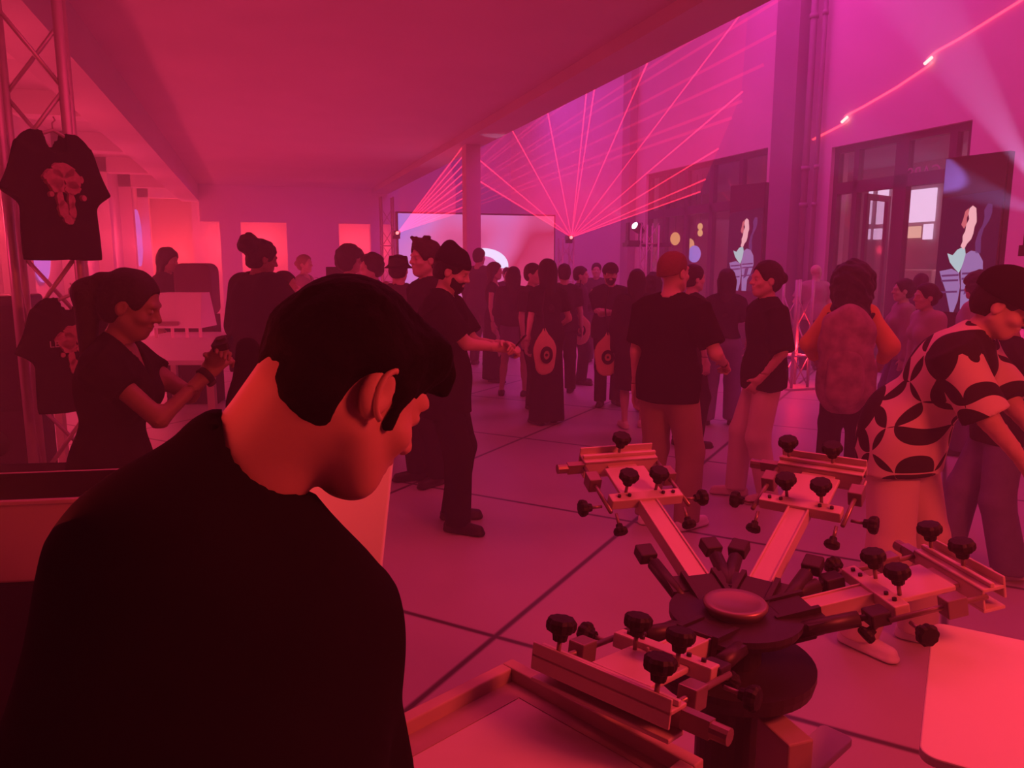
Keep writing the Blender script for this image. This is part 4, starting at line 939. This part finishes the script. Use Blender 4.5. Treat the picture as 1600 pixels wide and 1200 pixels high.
fan(S2, N2, [(790, 190), (835, 170), (860, 172), (880, 165), (905, 178), (935, 172), (940, 195), (930, 222), (945, 240), (900, 268)], 'faint red laser beam crossing the wide fan from the left', 'faint crossing laser beams', m=LB2, r=.03, ext=2.0)
# laser line drawn on the right wall, with its two jogs
def wallpt(x, y): p = atX(x, y, XW - .03); return p
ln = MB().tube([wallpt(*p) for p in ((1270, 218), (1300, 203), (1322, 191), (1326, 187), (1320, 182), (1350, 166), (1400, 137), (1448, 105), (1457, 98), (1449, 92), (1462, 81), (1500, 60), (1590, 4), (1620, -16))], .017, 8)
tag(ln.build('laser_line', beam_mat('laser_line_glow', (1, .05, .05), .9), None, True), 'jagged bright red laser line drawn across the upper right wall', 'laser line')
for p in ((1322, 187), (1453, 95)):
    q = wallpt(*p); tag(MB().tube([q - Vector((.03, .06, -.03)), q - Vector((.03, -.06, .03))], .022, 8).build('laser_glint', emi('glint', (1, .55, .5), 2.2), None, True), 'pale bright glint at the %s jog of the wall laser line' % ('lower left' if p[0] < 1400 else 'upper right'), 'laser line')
# --- moving head lamps with real beams in the haze
def lamp(loc, to, col, power, label, spot, lens=.07, blend=.25):
    o = empty('moving_head_lamp', loc); tag(o, label, 'stage lamp'); d = (Vector(to) - Vector(loc)).normalized(); M = d.to_track_quat('Z', 'Y').to_matrix().to_4x4()
    MB().lathe([(.0, -.26), (.07, -.25), (.10, -.16), (.10, -.03), (.09, -.02)], 20, M).build('lamp_head', STEEL, o, True)
    MB().lathe([(lens, -.015), (lens, -.01), (0, -.008)], 20, M).build('lens', emi('lamp_lens', (.9, .8, 1), 14), o, True)
    MB().box(-.16, -.12, -.05, .05, -.3, .05).box(.12, .16, -.05, .05, -.3, .05).box(-.16, .16, -.08, .08, -.38, -.3).build('yoke', STEEL, o)
    light('SPOT', Vector(loc) + d * .05, col, power, .02, to=to, name='moving_head_beam', spot=spot, blend=blend); return o
L1 = atD(991, 352, 15.3); lamp(L1, atD(800, 215, 13.5), (.8, .55, 1), 420, 'white stage lamp glowing above the distant red tower', 9)
tag(MB().box(-.5, .5, -.1, .1, -.12, -.04).build('lamp_bar', STEEL), 'dark crossbar under the distant white stage lamp', 'bar'); bpy.data.objects['lamp_bar'].location = L1 + Vector((.35, .1, -.3))
L2 = atD(1640, 318, 5.6); lamp(L2, atD(1400, -60, 6.3), (.66, .42, 1), 3200, 'stage lamp just off the right edge sending a violet beam upwards', 17)
L3 = atD(1642, 318, 5.9); lamp(L3 + Vector((.1, 0, -.12)), atD(1430, 262, 7.4), (.35, .35, 1), 1600, 'stage lamp just off the right edge sending a blue beam leftwards', 16)
# --- portrait screens
def poly(mb, P_, y0=-.004, y1=.0):
    mb.raw([(x, y0, z) for x, z in P_] + [(x, y1, z) for x, z in P_], [tuple(range(len(P_)))] + [(i, (i + 1) % len(P_), len(P_) + (i + 1) % len(P_), len(P_) + i) for i in range(len(P_))])
SKINE = emi('portrait_skin', (.85, .42, .48), 1.1); SKR = emi('portrait_warm', (.62, .14, .17), 1.0); TEAL = emi('portrait_tee', (.42, .60, .66), 1.0); LAV = emi('portrait_jacket', (.33, .20, .50), .85); LAVD = emi('portrait_jacket_shade', (.10, .035, .15), .9); SHD = emi('portrait_dark', (.045, .006, .03), .9)
def portrait(p0, p1, z0, z1, label):
    A = Vector((p0.x, p0.y, 0)); B_ = Vector((p1.x, p1.y, 0)); wv = (B_ - A); Wp = wv.length; rz = math.atan2(wv.y, wv.x)
    o = empty('portrait_screen', A, rz); tag(o, label, 'screen')
    MB().box(0, Wp, .01, .09, .02, z1).build('cabinet', STEEL, o); MB().box(-.05, Wp + .05, -.15, .25, 0, .02).build('stand_foot', STEEL, o)
    pan = MB().box(.01, Wp - .01, 0, .01, z0 - .6, z1 - .01).build('black_panel', mat('led_black', (.05, .03, .05), .25, .1, 2, spec=.6), o)
    Hh = z1 - z0
    f = lambda pts: [(Wp * (x / 110), z1 - (y / 240) * Hh) for x, y in pts]     # in a 110 x 240 drawing of the panel
    # dark blurred upper body and hair, face in half light, tee, jacket and raised arm
    m1 = MB(); poly(m1, f([(2, 62), (107, 55), (104, 240), (0, 240)]), -.002); m1.build('image_ground', SHD, o)
    m1 = MB(); poly(m1, f([(53, 80), (58, 76), (64, 80), (66, 92), (67, 101), (64, 108), (63, 118), (60, 127), (54, 133), (49, 142), (43, 137), (46, 130), (45, 122), (49, 114), (50, 104), (54, 96), (52, 88)]), -.008); m1.build('face_image', SKINE, o)
    m1 = MB(); poly(m1, f([(46, 84), (51, 80), (52, 88), (49, 94), (50, 104), (46, 110), (41, 104), (44, 94)]), -.009); m1.build('ear_image', SKR, o)
    m1 = MB(); poly(m1, f([(38, 142), (50, 138), (53, 150), (50, 164), (44, 178), (36, 172), (26, 162), (20, 148), (30, 151)]), -.007); m1.build('tee_image', TEAL, o)
    m1 = MB(); poly(m1, f([(52, 150), (62, 144), (74, 146), (84, 160), (86, 180), (78, 200), (68, 214), (66, 240), (52, 240), (50, 200), (47, 176)]), -.006); poly(m1, f([(8, 176), (30, 172), (44, 178), (48, 200), (46, 222), (40, 240), (34, 240), (22, 205), (14, 190)]), -.006); m1.build('jacket_image', LAV, o)
    m1 = MB(); poly(m1, f([(70, 148), (68, 132), (72, 116), (78, 106), (80, 94), (78, 84), (84, 74), (91, 76), (92, 88), (88, 100), (80, 112), (77, 126), (79, 148)]), -.006)
    for yy in (178, 186, 204): poly(m1, f([(50, yy), (84, yy - 2), (84, yy + 1), (50, yy + 3)]), -.0065); poly(m1, f([(12, yy + 4), (44, yy + 2), (44, yy + 5), (14, yy + 7)]), -.0065)
    poly(m1, f([(60, 190), (72, 186), (66, 206), (56, 212)]), -.0066); m1.build('arm_image', LAVD, o)
    return o
pa = atD(1463, 410, 7.3); pb = atD(1560, 410, 6.8); portrait(pa, pb, zat(490, 7.0), zat(243, 7.2), 'large portrait screen on the right showing a figure in lavender jacket')
pa = atD(1136, 410, 13.2); pb = atD(1190, 410, 12.6); portrait(pa, pb, zat(455, 12.9), zat(286, 12.9), 'smaller distant portrait screen showing the same figure left of the pilaster')
# lit things beyond the glass
def pane(x, y0, y1, z0, z1, m, name, label, cat): o = MB().box(0, .05, 0, y1 - y0, 0, z1 - z0).build(name, m); o.location = (x, y0, z0); tag(o, label, cat); return o
WG = emi('bright_blind', (.80, .66, .86), 2.0); YG = emi('warm_panel', (.75, .50, .34), 1.7)
XI = 12.9
def bp_(x0, y0, x1, y1, m, name, label, cat):
    xm = (x0 + x1) / 2; p = atX(x1, y0, XI); q = atX(x0, y1, XI); p.z = atX(xm, y0, XI).z; q.z = atX(xm, y1, XI).z; return pane(XI, min(p.y, q.y), max(p.y, q.y), q.z, p.z, m, name, label, cat)
bp_(1407, 296, 1462, 347, WG, 'lit_window', 'large bright white window seen through the glass doors', 'window'); bp_(1403, 354, 1437, 372, YG, 'lit_window', 'low warm lit window under the large bright one', 'window'); bp_(1441, 350, 1456, 374, WG, 'lit_window', 'narrow pale lit window right of the low warm one', 'window')
bp_(1368, 292, 1387, 350, WG, 'lit_window', 'tall bright window seen behind the open glass door', 'window'); bp_(1364, 357, 1382, 374, WG, 'lit_window', 'small bright window low behind the open glass door', 'window'); bp_(1354, 296, 1362, 350, WG, 'lit_window', 'sliver of bright window left of the tall one', 'window'); bp_(1351, 358, 1358, 374, WG, 'lit_window', 'tiny bright window left of the low one behind the door', 'window')
bp_(1301, 298, 1319, 330, emi('yellow_panel', (.75, .42, .28), 1.5), 'lit_panel', 'yellowish lit panel at the left end of the near glass wall', 'panel')
p_ = atX(1430, 420, 11.6); tag(MB().box(-.4, .4, -.75, .75, 0, 1.55).build('counter_box', mat('tan_crate', (.5, .38, .36), .8, .05), bevel=.02), 'tan boxy cabinet standing inside behind the glass', 'cabinet'); bpy.data.objects['counter_box'].location = (p_.x, p_.y, 0)
# open door leaf
dr = empty('door_1', (XW + .12, 9.85, 0), math.radians(-68)); dr['kind'] = 'structure'
MB().box(-.03, .03, 0, .09, .02, 2.74).box(-.03, .03, .72, .81, .02, 2.74).box(-.03, .03, .09, .72, .02, .14).box(-.03, .03, .09, .72, 2.65, 2.74).build('door_frame', FRAME, dr); MB().box(-.005, .005, .09, .72, .14, 2.65).build('glass_pane', GLASS, dr)
# mirrored lettering on the transom glass
tx = bpy.data.curves.new('transom_letters', 'FONT'); tx.body = 'CARS'; tx.size = .27; tx.extrude = .004; tx.materials.append(emi('letter_glow', (.50, .20, .40), .9) if False else mat('frosted_letters', (.30, .2, .28), .7, .03))
to = bpy.data.objects.new('transom_letters', tx); C.objects.link(to); pl = atX(1470, 277, XW + .08); to.location = pl; to.rotation_euler = (PI / 2, 0, PI / 2); to.scale = (.9, 1, 1)
bpy.context.view_layer.update(); me_ = bpy.data.meshes.new_from_object(to); me_.transform(to.matrix_basis); bpy.data.objects.remove(to); to = bpy.data.objects.new('transom_letters', me_); C.objects.link(to); tag(to, 'pale reversed lettering on the transom glass above the doors', 'lettering')
# warm and blue little lamps behind the far glass
for i, (x, y, rr, col, nm) in enumerate(((1055, 373, .16, (.9, .5, .15), 'amber lamp left behind the far glass'), (1077, 383, .16, (.9, .5, .2), 'amber lamp in the middle behind the far glass'), (1094, 354, .08, (.95, .6, .2), 'upper small amber lamp behind the far glass'), (1094, 364, .08, (.95, .6, .2), 'lower small amber lamp behind the far glass'), (1085, 397, .20, (.30, .30, .9), 'round blue light behind the ginger head'), (1040, 386, .06, (1, .8, .7), 'tiny white lamp left of the amber ones'))):
    p = atX(x, y, 9.9); o = empty('pendant_lamp', p); tag(o, nm, 'lamp'); MB().lathe([(rr * math.sin(PI * k / 8) * .75, rr * math.cos(PI * k / 8)) for k in range(9)], 14).build('globe', emi('lamp_glow_%d' % i, col, 1.3), o, True); MB().tube([(0, 0, rr), (0, 0, 3.7 - p.z)], .008, 6).build('cord', STEEL, o)
# violet circles of projected light in the arcade, put in as glowing discs
for (x, y, Yd, hh, nm) in ((215, 372, 24.2, .85, 'violet oval of projected light, a glowing disc on the arcade wall far down'), (62, 388, 13.4, .55, 'violet oval of projected light, a glowing disc on the arcade wall behind the near tower')):
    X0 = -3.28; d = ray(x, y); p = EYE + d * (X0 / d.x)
    o = MB().lathe([(hh, 0), (hh, .03), (0, .031)], 28, RY(90)).build('gobo_patch', emi('violet_glow', (.62, .16, .75), .9)); o.location = p; tag(o, nm, 'light')
# --- merchandise corner on the left
def ang_at(px): return math.atan2((px - 800), F)
g = ground(285, 7.4)
tb = empty('long_table', (g.x, g.y, 0), -.28); tag(tb, 'long white table under the slanted counter at the left', 'table'); 
MB().box(-.7, .7, -1.3, 1.3, .86, .90).build('tabletop', WHITE, tb, bevel=.005)
for x in (-.62, .62):
    for y in (-1.2, 1.2): MB().box(x - .03, x + .03, y - .03, y + .03, 0, .86).build('leg', ALU, tb)
g = ground(281, 8.2)
ds = empty('slanted_display', (g.x, g.y, .90), -.30); tag(ds, 'pale slanted fronted stand on short legs upon the long table', 'stand')
MB().raw([(-.26, -.22, .10), (.26, -.22, .10), (.20, .02, .46), (-.24, .02, .46), (-.26, .2, .10), (.28, .2, .10), (.22, .2, .46), (-.24, .2, .46)], [(0, 1, 2, 3), (4, 7, 6, 5), (0, 4, 5, 1), (3, 2, 6, 7), (0, 3, 7, 4), (1, 5, 6, 2)]).build('slanted_panel', WHITE, ds, bevel=.004)
for x in (-.22, -.05, .1, .24): MB().box(x - .012, x + .012, -.2, -.17, 0, .10).build('leg', ALU, ds)
MB().box(-.18, .02, -.215, -.19, .13, .17).build('label_plate', ALUD, ds)
g = ground(306, 9.2); ch = empty('padded_case', (g.x, g.y, 0), -.2); tag(ch, 'dark rounded upright case behind the slanted stand', 'case')
MB().prism(rrect(.42, .62, .10), -.2, .2, T_(0, 0, 1.36) @ RX(90)).build('case_body', mat('plum_padding', (.10, .05, .07), .8, .1), ch, bevel=.02); MB().box(-.2, .2, -.18, .18, 0, 1.06).build('plinth', DRK, ch)
g = ground(523, 9.6); mo = empty('monitor', (g.x, g.y, 0), -.2); tag(mo, 'dark flat monitor on a thin post left of the curly chin length hair', 'monitor')
MB().box(-.11, .11, -.015, .015, zat(443, 9.6), zat(417, 9.6)).build('monitor_panel', DRK, mo, bevel=.006); MB().tube([(0, 0, 0), (0, 0, 1.45)], .02, 8).build('post', STEEL, mo); MB().lathe([(.18, 0), (.18, .02)], 16).build('foot', STEEL, mo)
# speckled arrangement
g = ground(497, 7.8); ar = empty('leafy_arrangement', (g.x, g.y, 0)); tag(ar, 'speckled leafy arrangement on a stand beyond the bent head', 'arrangement')
MB().lathe([(.2, 0), (.2, .03), (.03, .05), (.03, 1.1), (.16, 1.2), (.16, 1.24)], 18).build('stand', STEEL, ar, True)
rs_ = random.Random(5); mb1 = MB(); mb2 = MB()
for i in range(130):
    p = Vector((rs_.gauss(0, .11), rs_.gauss(0, .1), 1.34 + rs_.gauss(0, .07))); d = Vector((rs_.uniform(-1, 1), rs_.uniform(-1, 1), rs_.uniform(-.3, 1))).normalized() * .035; sd = d.cross(Vector((0, 0, 1))).normalized() * .018
    (mb1 if i % 2 else mb2).raw([p - d, p + sd, p + d, p - sd + Vector((0, 0, .006))], [(0, 1, 2, 3)])
mb1.build('leaves', PALE, ar); mb2.build('dark_leaves', NAVY, ar)
# hanging tees on the near tower
def hung_tee(loc, rz, sc, label, letters=False):
    o = empty('hanging_tee', loc, rz); tag(o, label, 't-shirt', 'black tees hung on the near tower')
    q = Sdf(); Yv = V(0, 1, 0)
    q.cap((-.13, 0, -.06), (.13, 0, -.06), .06, k=.05, flat=(Yv, .5)); q.cap((0, 0, -.12), (0, 0, -.66), .235, .245, k=.05, flat=(Yv, .22))
    for s in (-1, 1): q.cap((s * .14, 0, -.08), (s * .27, -.0, -.34), .085, .10, k=.04, flat=(Yv, .4), cut=True)
    q.cap((0, -.02, -.005), (0, -.02, .12), .06, .075, k=.01, op='s'); q.noise = folds(.005, 17, 11, .4); q.plane((0, 0, -.70), (0, 0, -1))
    skin('shirt_body', q, [(V(-.45, -.15, -.76), V(.45, .15, .06), .010)], BLK, o, sc)
    MB().tube([Vector(p) * sc for p in ((-.15, 0, .0), (-.06, 0, .045), (0, 0, .07), (.06, 0, .045), (.15, 0, .0))], .009, 8).tube([Vector(p) * sc for p in ((0, 0, .07), (0, 0, .11), (.02, 0, .13), (.01, 0, .15))], .004, 6).build('hanger', PALE, o, True)
    # print: ragged bloom above two long drooping petals, with two dots
    pr = mat('faded_print', (.34, .16, .17), .9, .35, 45); y = -.075; m1 = MB(); rr = random.Random(3)
    def blob(cx, cz, rx, rz_, n=18, jag=.18):
        m1.raw([((cx + rx * (1 + rr.uniform(-jag, jag)) * math.cos(2 * PI * i / n)) * sc, yy * sc, (cz + rz_ * (1 + rr.uniform(-jag, jag)) * math.sin(2 * PI * i / n)) * sc) for yy in (y, y + .03) for i in range(n)], [tuple(range(n))] + [(i, (i + 1) % n, n + (i + 1) % n, n + i) for i in range(n)])
    for (cx, cz, rx, rz_) in ((-.055, -.22, .055, .055), (.05, -.22, .055, .055), (0, -.17, .07, .045), (-.045, -.265, .045, .045), (.045, -.27, .05, .04), (-.035, -.335, .022, .05), (-.02, -.40, .03, .05), (.035, -.345, .02, .05), (.035, -.41, .022, .055), (.01, -.46, .03, .03)): blob(cx, cz, rx, rz_)
    blob(.115, -.325, .016, .018, 12, .03); blob(-.085, -.315, .014, .016, 12, .05)
    for x in (-.115, .11): blob(x, -.215, .012, .02, 8, .3)
    m1.build('print', pr, o)
    if letters:
        t_ = bpy.data.curves.new('letters', 'FONT'); t_.body = 'LE'; t_.size = .06 * sc; t_.extrude = .001; t_.materials.append(PALE); k = bpy.data.objects.new('letters', t_); C.objects.link(k); bpy.context.view_layer.update(); me_ = bpy.data.meshes.new_from_object(k); me_.transform(Matrix.Translation((-.16 * sc, (y - .002) * sc, -.26 * sc)) @ Matrix.Rotation(PI / 2, 4, 'X')); bpy.data.objects.remove(k); k = bpy.data.objects.new('letters', me_); C.objects.link(k); k.parent = o
    return o
g = ground(101, 3.97); hung_tee((g.x, g.y, zat(222, 3.97)), -YAW + 1.08, .83, 'upper black tee with a faded flower print hung high on the tower')
g = ground(104, 3.97); hung_tee((g.x, g.y, zat(478, 3.97)), -YAW + .75, .78, 'lower black tee with flower print and letters behind the ponytail', True)
# dark draped table and pale case at the lower left, dark speaker at the left edge
g = ground(-20, 3.1); o = empty('draped_table', (g.x, g.y, 0), -YAW + .1); tag(o, 'black draped table at the foot of the near tower', 'table')
q = Sdf(); q.noise = None
MB().box(-.62, .62, -.3, .3, .02, zat(750, 3.2)).build('drape', BLK, o, bevel=.03); MB().box(-.64, .64, -.32, .32, zat(750, 3.2), zat(750, 3.2) + .02).build('tabletop', BLK, o, bevel=.005)
g = ground(10, 2.15); z1 = zat(783, 2.0); z0 = zat(912, 2.0)
o = empty('pale_case', (g.x, g.y, 0), -YAW + .15); tag(o, 'pale grey box on dark plinth at the lower left edge', 'box')
MB().box(-.32, .32, -.15, .15, z0, z1).build('box_body', MAUVE, o, bevel=.008); MB().box(-.34, .34, -.17, .17, 0, z0).build('plinth', BLK, o); MB().box(-.33, .33, -.16, .16, z1 - .012, z1).build('lid', MAUVE, o, bevel=.003)
g = ground(-22, 4.9); o = empty('floor_speaker', (g.x, g.y, 0), -YAW + .3); tag(o, 'tall dark loudspeaker at the left edge behind the pale box', 'speaker')
MB().box(-.25, .25, -.2, .2, 0, zat(462, 4.8)).build('cabinet', mat('plum_vinyl', (.045, .02, .045), .5, .1), o, bevel=.02); MB().box(-.21, .21, -.21, -.2, .75, zat(462, 4.8) - .06).build('grille', mat('speaker_mesh', (.03, .015, .03), .7, .3, 90), o); MB().lathe([(.09, 0), (.07, -.03), (.0, -.035)], 20, T_(0, -.21, .55) @ RX(90)).build('woofer', KNOB, o, True)
